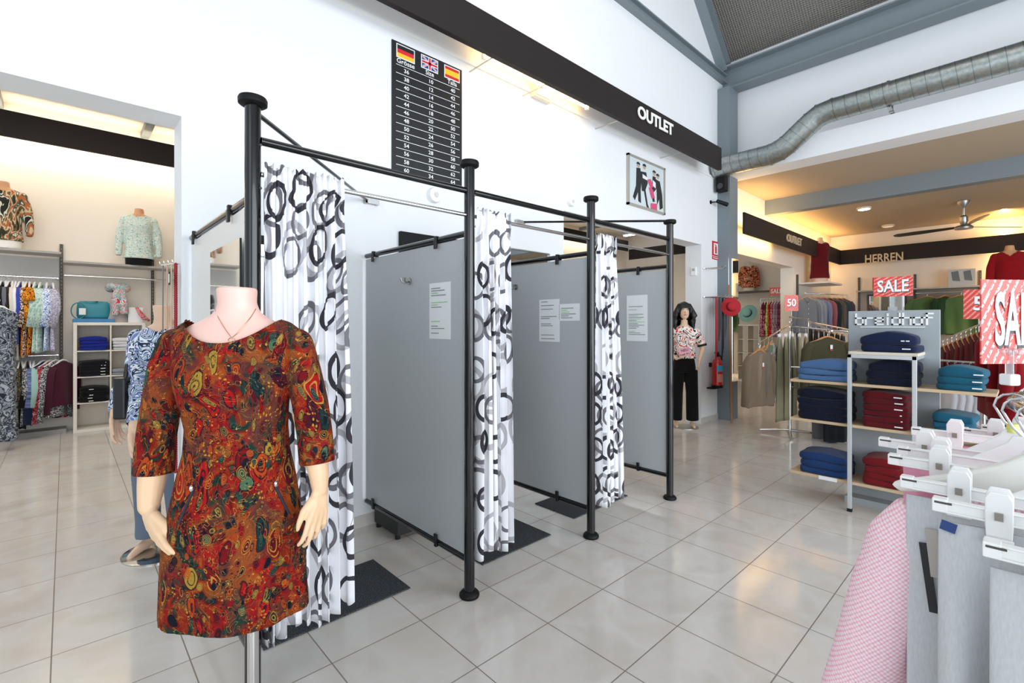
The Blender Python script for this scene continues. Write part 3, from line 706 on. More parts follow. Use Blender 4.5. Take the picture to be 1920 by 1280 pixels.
def cut(o, fn):
    import bmesh
    bm = bmesh.new(); bm.from_mesh(o.data); loc = Vector((0, 0, 0)); q = o
    while q is not None: loc += q.location; q = q.parent
    bmesh.ops.delete(bm, geom=[v for v in bm.verts if fn(v.co + loc)], context='VERTS'); bm.to_mesh(o.data); bm.free()
# ---- paisley dress fabric
def paisley():
    t = NT('paisley_jersey', .85, spec=.12); v = t.coord(); wv_ = t.warp(t.warp(v, 5, .12), 16, .03)
    n1 = t.noise(wv_, 15, 4, 1.6)
    base = t.ramp(n1.outputs[0], [(.30, '0f211d'), (.38, '1b3830'), (.42, '3c170f'), (.45, '651410'), (.48, '8a1812'), (.51, '6e2413'), (.535, '8f3216'), (.56, '7a1712'), (.59, '8e5a26'), (.62, '561510'), (.65, '1f3b34'), (.70, '7c1812')])
    c = base
    big = t.noise(v, 9, 2, .6); sel = t.n('SeparateColor'); t.nt.links.new(big.outputs['Color'], sel.inputs[0])
    for ch, lo, colr in ((0, .55, '9c0f17'), (1, .55, '12362f'), (2, .62, '9c4c18')):
        f_ = t.math('MULTIPLY', t.math('SMOOTH_MIN', t.math('MULTIPLY', t.math('MAXIMUM', t.math('SUBTRACT', sel.outputs[ch], lo - .04), 0), 14), 1, .1), .55); c = t.mix(f_, c, colr)
    for i, (s_, rot, thr, cols) in enumerate([(13, (.3, .5, .4), .30, ['6c0e14', '9c1216', '9a7a30', '16302f', 'a43c16', '480f1f', '3e6048']), (31, (1.1, .2, .9), .22, ['16272c', '8a1014', 'a8461c', '0f1722', '8c7032', '5a1018', '24463c'])]):
        mp = t.n('Mapping'); t.put(mp.inputs[0], wv_); mp.inputs['Rotation'].default_value = rot; mp.inputs['Scale'].default_value = (1.6, 1.6, .75)
        vo = t.n('TexVoronoi', feature='SMOOTH_F1'); t.put(vo.inputs['Vector'], mp.outputs[0]); vo.inputs['Scale'].default_value = s_; vo.inputs['Smoothness'].default_value = .08
        sp_ = t.n('SeparateColor'); t.nt.links.new(vo.outputs['Color'], sp_.inputs[0]); d = vo.outputs['Distance']; on = t.math('GREATER_THAN', sp_.outputs[1], thr)
        inner = t.ramp(sp_.outputs[0], [(k / 7, q_) for k, q_ in enumerate(cols)], True)
        c = t.mix(t.math('MULTIPLY', t.math('LESS_THAN', d, .36), on), c, inner)
        line = t.math('MULTIPLY', t.math('MULTIPLY', t.math('GREATER_THAN', t.math('SINE', t.math('MULTIPLY', d, 38 + 10 * i)), .62), t.math('LESS_THAN', d, .52)), on)
        c = t.mix(t.math('MULTIPLY', line, .85), c, t.ramp(sp_.outputs[2], [(0, '12101c'), (.45, '10161c'), (.7, 'b08434'), (.82, '1e0b12')], True))
    ln_ = t.noise(wv_, 38, 1, 2.0); edge = t.math('LESS_THAN', t.math('ABSOLUTE', t.math('SUBTRACT', ln_.outputs[0], .5)), .008); c = t.mix(t.math('MULTIPLY', edge, .7), c, '14101a')
    ln2 = t.noise(wv_, 32, 1, 1.5); e2 = t.math('LESS_THAN', t.math('ABSOLUTE', t.math('SUBTRACT', ln2.outputs[0], .44)), .006); c = t.mix(t.math('MULTIPLY', e2, .8), c, 'b88a3a')
    vd = t.n('TexVoronoi', feature='F1'); t.put(vd.inputs['Vector'], wv_); vd.inputs['Scale'].default_value = 85; vd.inputs['Randomness'].default_value = .6
    msk = t.math('GREATER_THAN', t.noise(v, 12, 1).outputs[0], .52); dots = t.math('MULTIPLY', t.math('LESS_THAN', vd.outputs['Distance'], .26), msk)
    c = t.mix(t.math('MULTIPLY', dots, .8), c, t.ramp(t.noise(v, 20, 1).outputs[0], [(.4, '12141c'), (.55, 'b8842c')], True))
    t.base(c); t.bump(t.noise(v, 700, 1).outputs[0], .15, .003); return t.m
pais = paisley()
# ---- foreground mannequin
B = at_d(443, 1000, 1.38); B.z = 0
def L1(a, b, z): return B + RV * a + FV * b + UP * z
def px1(px, py, b=0):
    d = 1.38 + b; q = at_d(px, py, d); return q
dm = thing('dress_form_mannequin', 'headless pale pink mannequin in the foreground wearing the paisley dress', 'mannequin', B)
mb = MB()
torso(mb, L1, [(1.20, 0, 0, .12, .08), (1.30, 0, -.0, .135, .09), (1.38, 0, 0, .15, .09), (1.43, 0, 0, .166, .080), (1.458, 0, .003, .160, .066), (1.478, 0, .006, .135, .056), (1.492, 0, .008, .105, .052), (1.505, 0, .008, .078, .05), (1.522, 0, .008, .058, .049), (1.545, 0, .006, .050, .048), (1.583, 0, .004, .0525, .052), (1.588, 0, .004, .0515, .051)])
sk = fuse(mb, 'neck_and_chest', skin_pink, .005, 6, dm)
tan2 = mat('mannequin_arm_skin', 'e8c39c', .4)
for s_ in (-1, 1):
    mb = MB()
    if s_ < 0:
        pts = [px1(304, 780, -.0), px1(289, 870, -.02), px1(283, 915, -.03), px1(279, 948, -.04)]; rs = [.045, .038, .033, .027]; W_ = px1(279, 952, -.04); D_ = (px1(300, 1030, -.11) - W_)
        hand(mb, W_, D_, RV * .75 + FV * .65, -FV * .55 + RV * .85, .98, .22)
    else:
        pts = [px1(576, 770, 0), px1(592, 850, -.02), px1(598, 890, -.03), px1(600, 918, -.035)]; rs = [.042, .034, .027, .021]; W_ = px1(600, 920, -.035); D_ = px1(592, 1000, -.07) - W_
        hand(mb, W_, D_, -RV * .8 + FV * .6, -FV * .8 - RV * .5, .86, .25)
    limb(mb, pts, rs); a_ = fuse(mb, 'arm', tan2, .0032, 4, dm)
def wav(a, z):
    f = max(0, min(1, (1.0 - z) / .35)); return f * (.035 * math.sin(5 * a + 1.0) + .02 * math.sin(9 * a + 2)) + .006 * math.sin(4 * a + z * 30)
dr = [(1.502, 0, .008, .118, .058), (1.488, 0, .007, .150, .066), (1.468, 0, .004, .178, .074), (1.44, 0, .0, .186, .088), (1.40, 0, -.004, .178, .100), (1.34, 0, -.012, .165, .118), (1.30, 0, -.012, .158, .116), (1.24, .002, -.005, .148, .105), (1.19, .004, 0, .143, .100), (1.12, .004, 0, .148, .105), (1.05, .003, 0, .163, .118), (.96, .001, 0, .182, .130), (.87, -.002, 0, .194, .142), (.78, -.002, 0, .200, .140), (.71, -.002, 0, .204, .142), (.672, -.002, 0, .205, .142)]
dr = [r if r[0] > 1.46 else (r[0], r[1], r[2], r[3] * .965, r[4]) for r in dr]
mb = MB(); torso(mb, L1, dr, 72, wav)
def sleeve(mb, pts, rs):
    mb.path(pts, rs, 24)
    for p, r in list(zip(pts, rs))[:-1]: mb.ball(p, r * .99, n=16, m=9)
sleeve(mb, [px1(330, 645, .0), px1(316, 690, .0), px1(303, 760, .0), px1(293, 820, -.01), px1(288, 888, -.02)], [.046, .051, .050, .049, .051])
sleeve(mb, [px1(556, 645, 0), px1(566, 690, 0), px1(581, 750, 0), px1(590, 810, -.01), px1(595, 868, -.02)], [.046, .050, .049, .048, .048])
dress = fuse(mb, 'paisley_dress', pais, .0045, 6)
def L1inv(p): q = p - B; return q.dot(RV), q.dot(FV), q.z
def zneck(a): return 1.432 + .066 * min(1, abs(a) / .135) ** 2.2
def cutneck(p):
    a, b, z = L1inv(p); a /= 1.0
    if b < .01: return z > 1.432 + .066 * min(1, abs(a) / .135) ** 2.2 and abs(a) < .15
    return z > 1.482 and abs(a) < .14
cut(dress, cutneck); import bmesh
bm = bmesh.new(); bm.from_mesh(dress.data); lo_ = dress.location
for v_ in bm.verts:
    if any(e.is_boundary for e in v_.link_edges):
        a, b, z = L1inv(v_.co + lo_)
        if b < .01 and abs(a) < .135 and abs(zneck(a) - z) < .008: v_.co.z += (zneck(a) - z) * .9
bm.to_mesh(dress.data); bm.free()
tag(dress, 'knee length paisley dress in red, orange and green with three quarter sleeves', 'dress')
def surf_strip(o, pxs, wdt, lift, m, name, parent):
    mb = MB(); pp = []
    for px, py in pxs:
        p, n = hit(o, px, py)
        if p is not None: pp.append(p + n * lift)
    if len(pp) > 1: return mb.path(pp, wdt, 8, True).build(name, m, parent, True)
navy_zip = mat('navy_zip', '191d2c', .6)
for pts_, pl in (([(366, 912), (358, 930), (347, 955), (337, 980)], (363, 915)), ([(514, 906), (521, 922), (531, 942), (541, 962)], (515, 907))):
    zp = surf_strip(dress, pts_, .004, .001, navy_zip, 'zip_pocket', dress)
    if zp:
        p, n = hit(dress, *pl); o = MB().ball(p + n * .006, .006, sz=1.6, n=8, m=6).build('zip_pull', chrome, dress, True)
nk = thing('necklace', 'fine gold necklace with a small round pendant on the pink mannequin', 'necklace', hit(sk, 437, 632)[0] if hit(sk, 437, 632)[0] else L1(0, -.08, 1.44))
gold = mat('rose_gold', 'c79a78', .25, 1)
pl = [(404, 580), (411, 597), (420, 613), (429, 626), (435, 634), (446, 625), (459, 610), (471, 594), (479, 579)]
pp = [hit(sk, a, b) for a, b in pl]; pp = [p + n * .002 for p, n in pp if p is not None]
if len(pp) > 2: MB().path(pp, .0009, 6).build('chain', gold, nk, True)
q = px1(434, 638, -.088)
MB().path([q + RV * .009 * math.cos(k * PI / 6) + UP * .007 * math.sin(k * PI / 6) for k in range(13)], .0014, 6).build('pendant', gold, nk, True)
MB().tube(L1(.032, .03, .02), L1(.032, .03, 1.0), .0155, n=24).build('chrome_pole', chrome, dm, True)
MB().lathe([(.16, 0), (.16, .006), (.03, .014), (.02, .03)], L1(.032, .03, 0), 40).build('base_plate', chrome, dm, True)
# ---- generic dressed bust
def bust(base, ang, h, gm, sm, label, gname='blouse', sleeve_l=.45, lower=None, neck=True, sc_=1.0, arms=True, group=None, glabel=None, gcat='blouse', voxel=.011, vneck=False):
    """torso form standing on a shelf; base = centre of its foot, ang = facing direction"""
    f = Vector((math.cos(ang), math.sin(ang), 0)); r = Vector((-f.y, f.x, 0)); base = Vector(base)
    def L(a, b, z): return base + r * a * sc_ - f * b * sc_ + UP * z * sc_
    H0 = h / sc_
    th = thing('bust_form', label, 'mannequin', base, group)
    mb = MB(); torso(mb, L, [(0, 0, 0, .15, .10), (.12, 0, 0, .155, .105), (.25, 0, 0, .125, .09), (H0 - .26, 0, -.01, .15, .11), (H0 - .16, 0, 0, .165, .085), (H0 - .10, 0, 0, .12, .06), (H0 - .08, 0, 0, .06, .05), (H0, 0, 0, .053, .05)], 28)
    fuse(mb, 'torso', sm, voxel, 3, th)
    if lower: 
        mb = MB(); torso(mb, L, [(.0, 0, 0, .162, .112), (.16, 0, 0, .166, .116), (.17, 0, 0, .16, .11)], 28); fuse(mb, 'skirt_waist', lower, voxel, 2, th)
    mb = MB(); torso(mb, L, [(.10, 0, 0, .185, .13), (.22, 0, 0, .168, .12), (H0 - .40, 0, 0, .158, .112), (H0 - .26, 0, -.01, .168, .13), (H0 - .17, 0, 0, .182, .10), (H0 - .115, 0, 0, .155, .078), (H0 - .095, 0, 0, .10, .062)], 36, lambda a, z: .02 * math.sin(7 * a + z * 6))
    if arms:
        for s_ in (-1, 1):
            q = [L(s_ * .165, 0, H0 - .165), L(s_ * .215, 0, H0 - .34), L(s_ * .235, -.01, H0 - .16 - sleeve_l * .75), L(s_ * .235, -.03, H0 - .16 - sleeve_l)]
            sleeve(mb, q, [.055 * sc_, .052 * sc_, .046 * sc_, .038 * sc_])
    g = fuse(mb, gname, gm, voxel, 3)
    bz = base.z
    def cf(p):
        q = p - base; a = q.dot(r) / sc_; b = -q.dot(f) / sc_; z = q.z / sc_
        if b < 0: return z > H0 - (.17 if vneck else .13) + abs(a) * (.9 if vneck else .35) and abs(a) < .1
        return z > H0 - .10 and abs(a) < .09
    cut(g, cf); tag(g, glabel, gcat); return th, g
# fabrics of the side room
wave_print = blotch('wave_print', ['2d3226', '6d5a36', 'c8b89a', 'b0653a', '3c5648', 'd9d3c0', '2a2a24'], 5, 2.2, stretch=(1, 1, .5))
floral = blotch('floral_pale', ['7fa9a3', 'dfe6dc', 'd9d2c4', 'a9cdc6', 'e9ebe4', '93b0aa'], 34, .6)
ZS1 = on_y(50, 470, 9.05).z; ZS2 = 2.36
q = on_y(7, 400, 8.98)
bust((q.x, 8.98, ZS1 + .0), -PI / 2, .86, wave_print, tan_skin, 'tan bust form on the left end of the high shelf in the side room', lower=mat('white_slip', 'efeae2', .7), glabel='wavy striped blouse in brown, green and orange on the high shelf', sleeve_l=.52)
q = on_y(261, 440, 8.95)
bust((q.x, 8.95, ZS2), -PI / 2 - .1, .84, floral, tan_skin, 'tan bust form with a black band at its foot, right of the high shelf', lower=fab('141416'), glabel='pale mint and white floral blouse on the high shelf bust', sleeve_l=.55)
# ============================================================ GARMENTS ON HANGERS
def garment(kind, w_, L, t_, seed, sl=.5):
    rnd = random.Random(seed); mb = MB(); n = 36; ph = rnd.uniform(0, 6); k1 = rnd.choice((3, 4, 5)); hw = w_ / 2
    if kind in ('shirt', 'tee', 'vest', 'jacket'):
        rings = [(-.10, .045, .02), (-.115, .07, .026), (-.14, hw * .7, t_ * .35), (-.165, hw * .95, t_ * .42), (-.22, hw, t_ * .5), (-.35, hw * .97, t_ * .52), (-.35 - (L - .35) * .5, hw * .95, t_ * .55), (-L + .02, hw * 1.05, t_ * .6), (-L, hw * 1.05, t_ * .58)]
    elif kind == 'skirt':
        rings = [(-.11, hw * .8, t_ * .2), (-.2, hw * .86, t_ * .35), (-L * .6, hw * .98, t_ * .5), (-L, hw * 1.1, t_ * .6)]
    else:
        rings = [(-.11, hw, t_ * .22), (-.15, hw, t_ * .3), (-.3, hw * 1.02, t_ * .45), (-L * .6, hw * .92, t_ * .5), (-L, hw * .86, t_ * .5)]
    # densify
    out = []
    for i in range(len(rings) - 1):
        a, b = rings[i], rings[i + 1]; m_ = max(1, int((a[0] - b[0]) / .07))
        for j in range(m_): out.append(tuple(a[q] + (b[q] - a[q]) * j / m_ for q in range(3)))
    out.append(rings[-1]); R_ = []
    for z, rw, rt in out:
        f = min(1, max(0, (-z - .14) / .5)); ring = []
        for k in range(n):
            a = 2 * PI * k / n; x = rw * math.copysign(abs(math.cos(a)) ** .85, math.cos(a))
            y = rt * math.copysign(abs(math.sin(a)) ** .8, math.sin(a)) * (1 + .25 * f * math.sin(k1 * a + ph))
            y += f * t_ * .35 * math.sin(x / hw * k1 * 1.3 + ph + z * 1.2)
            if kind == 'trousers' and z < -.35 and abs(x) < .03: y *= .3
            ring.append((x, y, z + (.012 * math.sin(3 * a + ph) if z <= -L + .001 else 0)))
        R_.append(ring)
    mb.loft(R_)
    if kind in ('shirt', 'jacket', 'tee'):
        for s_ in (-1, 1):
            if kind == 'tee': pts = [(s_ * hw * .85, 0, -.17), (s_ * (hw + .05), 0, -.27), (s_ * (hw + .07), 0, -.33)]; rs = [.05, .06, .062]
            else: pts = [(s_ * hw * .82, 0, -.175), (s_ * (hw + .015), 0, -.26), (s_ * (hw + .04), .01 * s_, -.42), (s_ * (hw + .035), .02, -.17 - sl)]; rs = [.05, .06, .055, .046]
            mb.path(pts, rs, 12, True, flat=max(.35, min(1, t_ / .11)))
    return mb
def hanger(kind, w_):
    mb = MB(); hw = w_ / 2 - .015
    if kind == 'clip':
        mb.box((0, 0, -.095), (w_, .010, .016)); mb.path([(-.05, 0, -.09), (0, 0, -.062), (.05, 0, -.09)], .006, 8)
        for s_ in (-1, 1): mb.box((s_ * w_ * .36, -.010, -.10), (.026, .012, .06)); mb.box((s_ * w_ * .36, .010, -.10), (.026, .012, .06))
    else:
        mb.path([(-hw, 0, -.165), (-hw * .6, 0, -.135), (-.05, 0, -.095), (0, 0, -.083), (.05, 0, -.095), (hw * .6, 0, -.135), (hw, 0, -.165)], [.008, .010, .012, .012, .012, .010, .008], 10, True, 1)
        if kind == 'wood_bar': mb.tube((-hw * .9, 0, -.21), (hw * .9, 0, -.21), .006)
    return mb
def hookmb(r=.0022):
    mb = MB(); pts = [(0, 0, -.085), (0, 0, -.045)] + [(.020 * math.sin(a) if True else 0, 0, -.020 - .020 * math.cos(a)) for a in [math.radians(d) for d in (-10, 20, 60, 110, 150, 180, 215, 250)]]
    pts = [(0, 0, -.085), (0, 0, -.05), (.012, 0, -.036), (.020, 0, -.020), (.017, 0, -.005), (.006, 0, .004), (-.007, 0, .004), (-.017, 0, -.006), (-.019, 0, -.018)]
    return mb.path(pts, r, 8)
_hc = {}
def hang(name, label, cat, group, loc, rz, kind, m, w_=.42, L=.7, t_=.05, seed=0, sl=.55, hk='white', tagc=None, extra=None):
    th = thing(name, label, cat, loc, group); th.rotation_euler.z = rz
    o = garment(kind, w_, L, t_, seed, sl).build('garment', m, th, 'all', keep=True)
    key = (hk, round(w_, 2))
    hm = {'white': whitep, 'clip': whitep, 'wood': hwood, 'wood_bar': hwood}[hk]
    if key not in _hc:
        h = hanger(hk, w_).build('hanger', hm, th, True, keep=True); k_ = hookmb().build('hook', chrome, h, True, keep=True); _hc[key] = (h, k_)
    else:
        h0, k0 = _hc[key]; h = h0.copy(); sc.collection.objects.link(h); h.parent = th; k_ = k0.copy(); sc.collection.objects.link(k_); k_.parent = h
    if tagc:
        MB().box((tagc[0], -t_ * .5 - .02, tagc[1]), (.03, .002, .07)).build('price_tag', paper, th, keep=True)
        MB().box((tagc[0], -t_ * .5 - .0215, tagc[1] - .024), (.03, .001, .02)).build('tag_stripe', red, th, keep=True)
    return th
def zrail(px, py, Y): return on_y(px, py, Y)
# side room shelving
YR = 8.95
up = mat('upright_grey', '55504c', .5, .3)
def upright(x, y, z0, z1, label, ax='y'):
    th = thing('shelf_upright', label, 'upright', (x, y, z0), 'slotted wall uprights')
    MB().bb((x - .018, y - .02, z0), (x + .018, y + .02, z1)).build('profile', up, th)
    mb = MB(); z = z0 + .04
    while z < z1 - .04:
        if ax == 'y': mb.bb((x - .004, y - .0215, z), (x + .004, y - .0195, z + .02))
        else: mb.bb((x - .0205, y - .004, z), (x - .0185, y + .004, z + .02))
        z += .05
    mb.build('slots', mat('slot_light', 'a09a92', .6), th)
xu1 = on_y(115, 600, YB - .02).x; xu2 = on_y(286, 560, YB - .02).x
upright(xu1, YB - .02, .3, 2.62, 'dark slotted upright between the clothes rails and the white cube shelf')
upright(xu2, YB - .02, .3, 2.5, 'dark slotted upright behind the headless mannequin in the side room')
xl = on_y(0, 470, YB).x - .5
shm = mat('shelf_grey', 'a7a29c', .4)
o = MB().bb((xl, YB - .42, ZS1 - .03), (xu1, YB - .02, ZS1)).build('wall_shelf', shm, bevel=.003); tag(o, 'grey high shelf under the wavy striped blouse', 'shelf')
o = MB().bb((xu1 + .02, YB - .42, ZS2 - .03), (xu2 + .6, YB - .02, ZS2)).build('wall_shelf', shm, bevel=.003); tag(o, 'grey high shelf under the mint floral blouse', 'shelf')
ZR1 = on_y(50, 519, YR).z; ZR2 = on_y(50, 667, YR).z; ZR3 = on_y(200, 520, YR).z
def rail(a, b, label, r=.013, m=chrome, brk=None):
    th = thing('clothes_rail', label, 'rail', (Vector(a) + Vector(b)) / 2, None)
    MB().tube(a, b, r, n=14).build('tube', m, th, True)
    mb = MB()
    if brk: 
        for p in (a, b): q = Vector(p); e = Vector(brk); mb = MB().path([q, q + e], .009, 8); mb.build('bracket', m, th, True)
    return th
x1r = on_y(108, 520, YR).x
rail((xl, YR, ZR1), (x1r, YR, ZR1), 'upper chrome clothes rail in the side room', brk=(0, YB - YR - .03, 0))
rail((xl, YR, ZR2), (x1r, YR, ZR2), 'lower chrome clothes rail in the side room', brk=(0, YB - YR - .03, 0))
rail((xu1 + .04, YR, ZR3), (xu2 + .3, YR, ZR3), 'empty chrome rail above the white cube shelf', brk=(0, YB - YR - .03, 0))
# grey back panel and plinth
o = MB().bb((xl, YB - .012, .3), (xu1 - .02, YB, ZR1 + .3)).build('wall_panel', mat('panel_greige', 'cdc9c4', .6)); tag(o, 'pale greige wall panel behind the two clothes rails', 'panel')
o = MB().bb((xl, YB - .3, 0), (xu1 + .05, YB - .02, .06)).build('plinth', mat('plinth_grey', '9d9994', .5)); tag(o, 'low grey plinth under the clothes rails in the side room', 'plinth')
flame = blotch('flame_print', ['2a1210', 'd8661c', 'f0b030', '3a1412', 'e88a22', 'c84a1a'], 18, 1.5, stretch=(1, 1, .7))
mint = blotch('mint_print', ['8fb5a6', 'b7d2c6', 'd6e2da', '9cc0b2'], 30)
bluewh = blotch('blue_white_print', ['dfe8f4', '5a74b8', 'e8eef6', '9bb2d8', 'cfdcf0'], 22)
lav = blotch('lavender_print', ['b9b4c4', '8f8ba2', 'd0ccd6', 'a39fb4'], 30)
leop = blotch('leopard_print', ['c9a58c', '3a2a24', 'e0cbb8', '5a4034'], 26)
up_items = [(-6, fab('23262c'), 'near black blouse', .78, 'shirt'), (3, fab('1c1f26'), 'black long top', .86, 'shirt'), (11, fab('6c6d76'), 'slate grey top', 1.0, 'shirt'), (17, fab('2a2422'), 'dark brown top', .84, 'shirt'),
            (24, fab('dcd5c8'), 'ivory dress', .92, 'shirt'), (30, fab('ecebe8'), 'white dress', .93, 'shirt'), (37, fab('3b4cae'), 'royal blue blouse', .72, 'shirt'), (44, leop, 'leopard print blouse', .9, 'shirt'),
            (50, flame, 'orange flame print blouse', .88, 'shirt'), (56, flame, 'black and orange blouse right of the flame print', .86, 'tee'), (66, mint, 'mint print blouse, left one of two', .84, 'shirt'), (76, mint, 'mint print blouse, right one of two', .84, 'shirt'),
            (88, bluewh, 'blue and white print blouse', .82, 'shirt'), (99, lav, 'lavender grey print blouse', .82, 'shirt')]
for i, (px, m, nm, L, kd) in enumerate(up_items):
    x = on_y(px, 560, YR).x
    hang('blouse', nm + ' on the upper side room rail', 'blouse', 'garments on the upper rail', (x, YR, ZR1 + .014), PI / 2 + random.uniform(-.12, .12), kd, m, .38, L + .16, .045, i, .5)
netb = net('giraffe_print', '2b2724', '9a8a72', 16, .07)
dk = blotch('dark_floral', ['2c2a22', '5a5a38', '1f1c1a', '8a7040', '3c3a30'], 26)
lil = blotch('lilac_stripe', ['4a5a78', '8a8fd0', '5d7a98', '3a4862'], 12, 1, stretch=(.2, .2, 3))
bw = blotch('black_white_print', ['1a1a1c', 'c9c9cc', '2c2c30', '8a8a8e'], 40)
redp = blotch('red_mottled', ['6a0e16', 'c05a66', '7a1420', 'd89aa2'], 34, stretch=(1, 1, .8))
lo_items = [(-8, netb, 'brown giraffe print blouse, leftmost of two', .88), (6, netb, 'brown giraffe print blouse in front', .86), (16, dk, 'dark olive print top', .95), (22, fab('3a4866'), 'steel blue long top with a white tag', 1.0), (29, bw, 'black and white speckled top', .84), (36, dk, 'olive and gold print top', .95),
            (41, fab('1a1416'), 'black top beside the olive print one', .94), (49, bw, 'black and white narrow print top', .9), (56, lil, 'lilac striped blouse', .9), (64, fab('a9cfc8'), 'pale aqua cardigan', .86)]
for i, (px, m, nm, L) in enumerate(lo_items):
    x = on_y(px, 700, YR).x
    hang('top', nm + ' on the lower rail', 'top', 'garments on the lower rail', (x, YR, ZR2 + .014), PI / 2 + random.uniform(-.12, .12), 'shirt', m, .40, L, .045, 40 + i, .5, tagc=(0, -.98) if px == 22 else None)
for i, (px, m, nm, L, rz) in enumerate([(82, fab('1d2444'), 'navy cardigan with long sleeves', .84, 1.0), (94, redp, 'red mottled sweater', .80, .95), (104, bw, 'grey and white speckled tunic', .84, .95)]):
    x = on_y(px, 700, YR - .02).x
    hang('sweater', nm + ', turned outwards on the lower rail', 'sweater', 'garments on the lower rail', (x, YR, ZR2 + .014), rz, 'shirt', m, .42, L, .07, 60 + i, .72)
hang('sweater', 'maroon sweater at the right end of the lower rail', 'sweater', 'garments on the lower rail', (on_y(118, 700, YR).x, YR, ZR2 + .014), .9, 'shirt', fab('4c1c30'), .40, .70, .07, 66, .62)
# patterned garment cut by the left frame edge, standing nearer
hang('tunic', 'grey and black scroll print tunic at the left edge of the photo', 'tunic', None, at_d(-4, 560, 5.6), .3, 'vest', blotch('scroll_print', ['2b3038', '8d949e', '3c434e', 'a9b0b8'], 9, 2), .34, 1.66, .09, 71, .5)
# cube shelf
cx0 = on_y(137, 640, 8.9).x; cw = .79; ch_ = 1.52; cubem = mat('cube_shelf_white', 'e4ded2', .45)
def cube_unit(x0, y0, w_, h_, dpt, cols, rws, label, facing='y', m=cubem):
    th = thing('cube_shelf', label, 'shelf', (x0, y0, 0)); e = .04
    def bx(a, b):
        if facing == 'y': return (x0 + a[0], y0 + a[1], a[2]), (x0 + b[0], y0 + b[1], b[2])
        return (x0 + a[1], y0 - a[0], a[2]), (x0 + b[1], y0 - b[0], b[2])
    for nm, a, b in (('side_panel', (0, 0, 0), (e, dpt, h_)), ('side_panel', (w_ - e, 0, 0), (w_, dpt, h_)), ('top_panel', (e, 0, h_ - e), (w_ - e, dpt, h_)), ('bottom_panel', (e, 0, 0), (w_ - e, dpt, e))):
        MB().bb(*bx(a, b)).build(nm, m, th, bevel=.002)
    for c_ in range(1, cols): q = e + (w_ - 2 * e) * c_ / cols; MB().bb(*bx((q - .008, 0.002, e), (q + .008, dpt, h_ - e))).build('divider', m, th)
    for r_ in range(1, rws): z = e + (h_ - 2 * e) * r_ / rws; MB().bb(*bx((e, .004, z - .008), (w_ - e, dpt, z + .008))).build('inner_shelf', m, th)
    return th
cube_unit(cx0, 8.88, cw, ch_, .39, 2, 4, 'white cube shelf with folded piles against the side room wall')
# folded clothes
_fc = {}
def folded_mesh(w_, d_, h_, seed, dome=0):
    rnd = random.Random(seed); mb = MB(); n = 40; R_ = []; ph = rnd.uniform(0, 6)
    for j, (z, s_) in enumerate(((0, .90), (.08, .97), (.3, 1.0), (.6, 1.0), (.85, .985), (.97, .95), (1, .86), (1.03, .5), (1.05, .15))):
        ring = []
        for k in range(n):
            a = 2 * PI * k / n; ca, sa = math.cos(a), math.sin(a); e = .28
            x = math.copysign(abs(ca) ** e, ca) * w_ / 2 * s_; y = math.copysign(abs(sa) ** e, sa) * d_ / 2 * s_
            y += .006 * math.sin(5 * x / w_ * PI + ph); x += .005 * math.sin(4 * y / d_ * PI + ph)
            ring.append((x, y, z * h_ + dome * h_ * min(1, z) * max(0, 1 - (2 * x / w_) ** 2) + (.12 * h_ * math.sin(x / w_ * 5 + ph) * min(1, z))))
        R_.append(ring)
    return mb.loft(R_)
def pile(n, cx_, cy_, z0, w_, d_, h_, m, rz, what, where, seed, group, name='folded_sweater', cat='sweater', mark=None, loft_last=0):
    pos = {1: [''], 2: ['lower', 'upper'], 3: ['bottom', 'middle', 'top']}.get(n) or ['bottom'] + [['second', 'third', 'fourth', 'fifth', 'sixth', 'seventh'][i] + ' from bottom' for i in range(n - 2)] + ['top']
    for i in range(n):
        last = i == n - 1; hh_ = h_ * (1.15 if last and loft_last else 1)
        o = folded_mesh(w_, d_, hh_, seed + i, (.5 if loft_last else .25) if last else 0).build(name, m if not isinstance(m, list) else m[i % len(m)], None, 'all', keep=True)
        o.location = (cx_ + random.uniform(-.008, .008), cy_ + random.uniform(-.01, .01), z0 + i * h_); o.rotation_euler.z = rz + random.uniform(-.04, .04)
        tag(o, ('%s, %s of its pile, %s' % (what, pos[i], where)) if n > 1 else '%s %s' % (what, where), cat, group)
        if mark: MB().box((mark[0] * w_, -d_ / 2 - .001, hh_ * .5), (.05, .004, .008)).build('size_sticker', paper, o, keep=True)
hcell = (ch_ - .08) / 4
def cell(c_, r_): return cx0 + .04 + (cw - .08) * (c_ + .5) / 2, .04 + hcell * r_ + .008
x_, z_ = cell(0, 3); pile(4, x_, 9.02, z_, .30, .30, .045, fab('1c2a86'), 0, 'royal blue folded trousers', 'in the cube shelf', 1, 'folded trousers in the cube shelf', 'folded_trousers', 'trousers')
x_, z_ = cell(0, 2); pile(5, x_, 9.02, z_, .31, .30, .042, fab('15161b'), 0, 'black folded trousers', 'middle left cube cell', 11, 'folded trousers in the cube shelf', 'folded_trousers', 'trousers', mark=(.3,))
x_, z_ = cell(0, 1); pile(5, x_, 9.02, z_, .31, .30, .04, fab('101114'), 0, 'black folded trousers', 'lower left cube cell', 21, 'folded trousers in the cube shelf', 'folded_trousers', 'trousers', mark=(-.1,))
x_, z_ = cell(1, 3); pile(4, x_ - .01, 9.02, z_, .30, .30, .04, fab('d6d6d8'), 0, 'white folded trousers', 'in the cube shelf', 31, 'folded trousers in the cube shelf', 'folded_trousers', 'trousers')
x_, z_ = cell(1, 2); pile(2, x_ - .01, 9.02, z_, .30, .30, .04, fab('8f9196'), 0, 'grey folded trousers', 'in the cube shelf', 41, 'folded trousers in the cube shelf', 'folded_trousers', 'trousers')
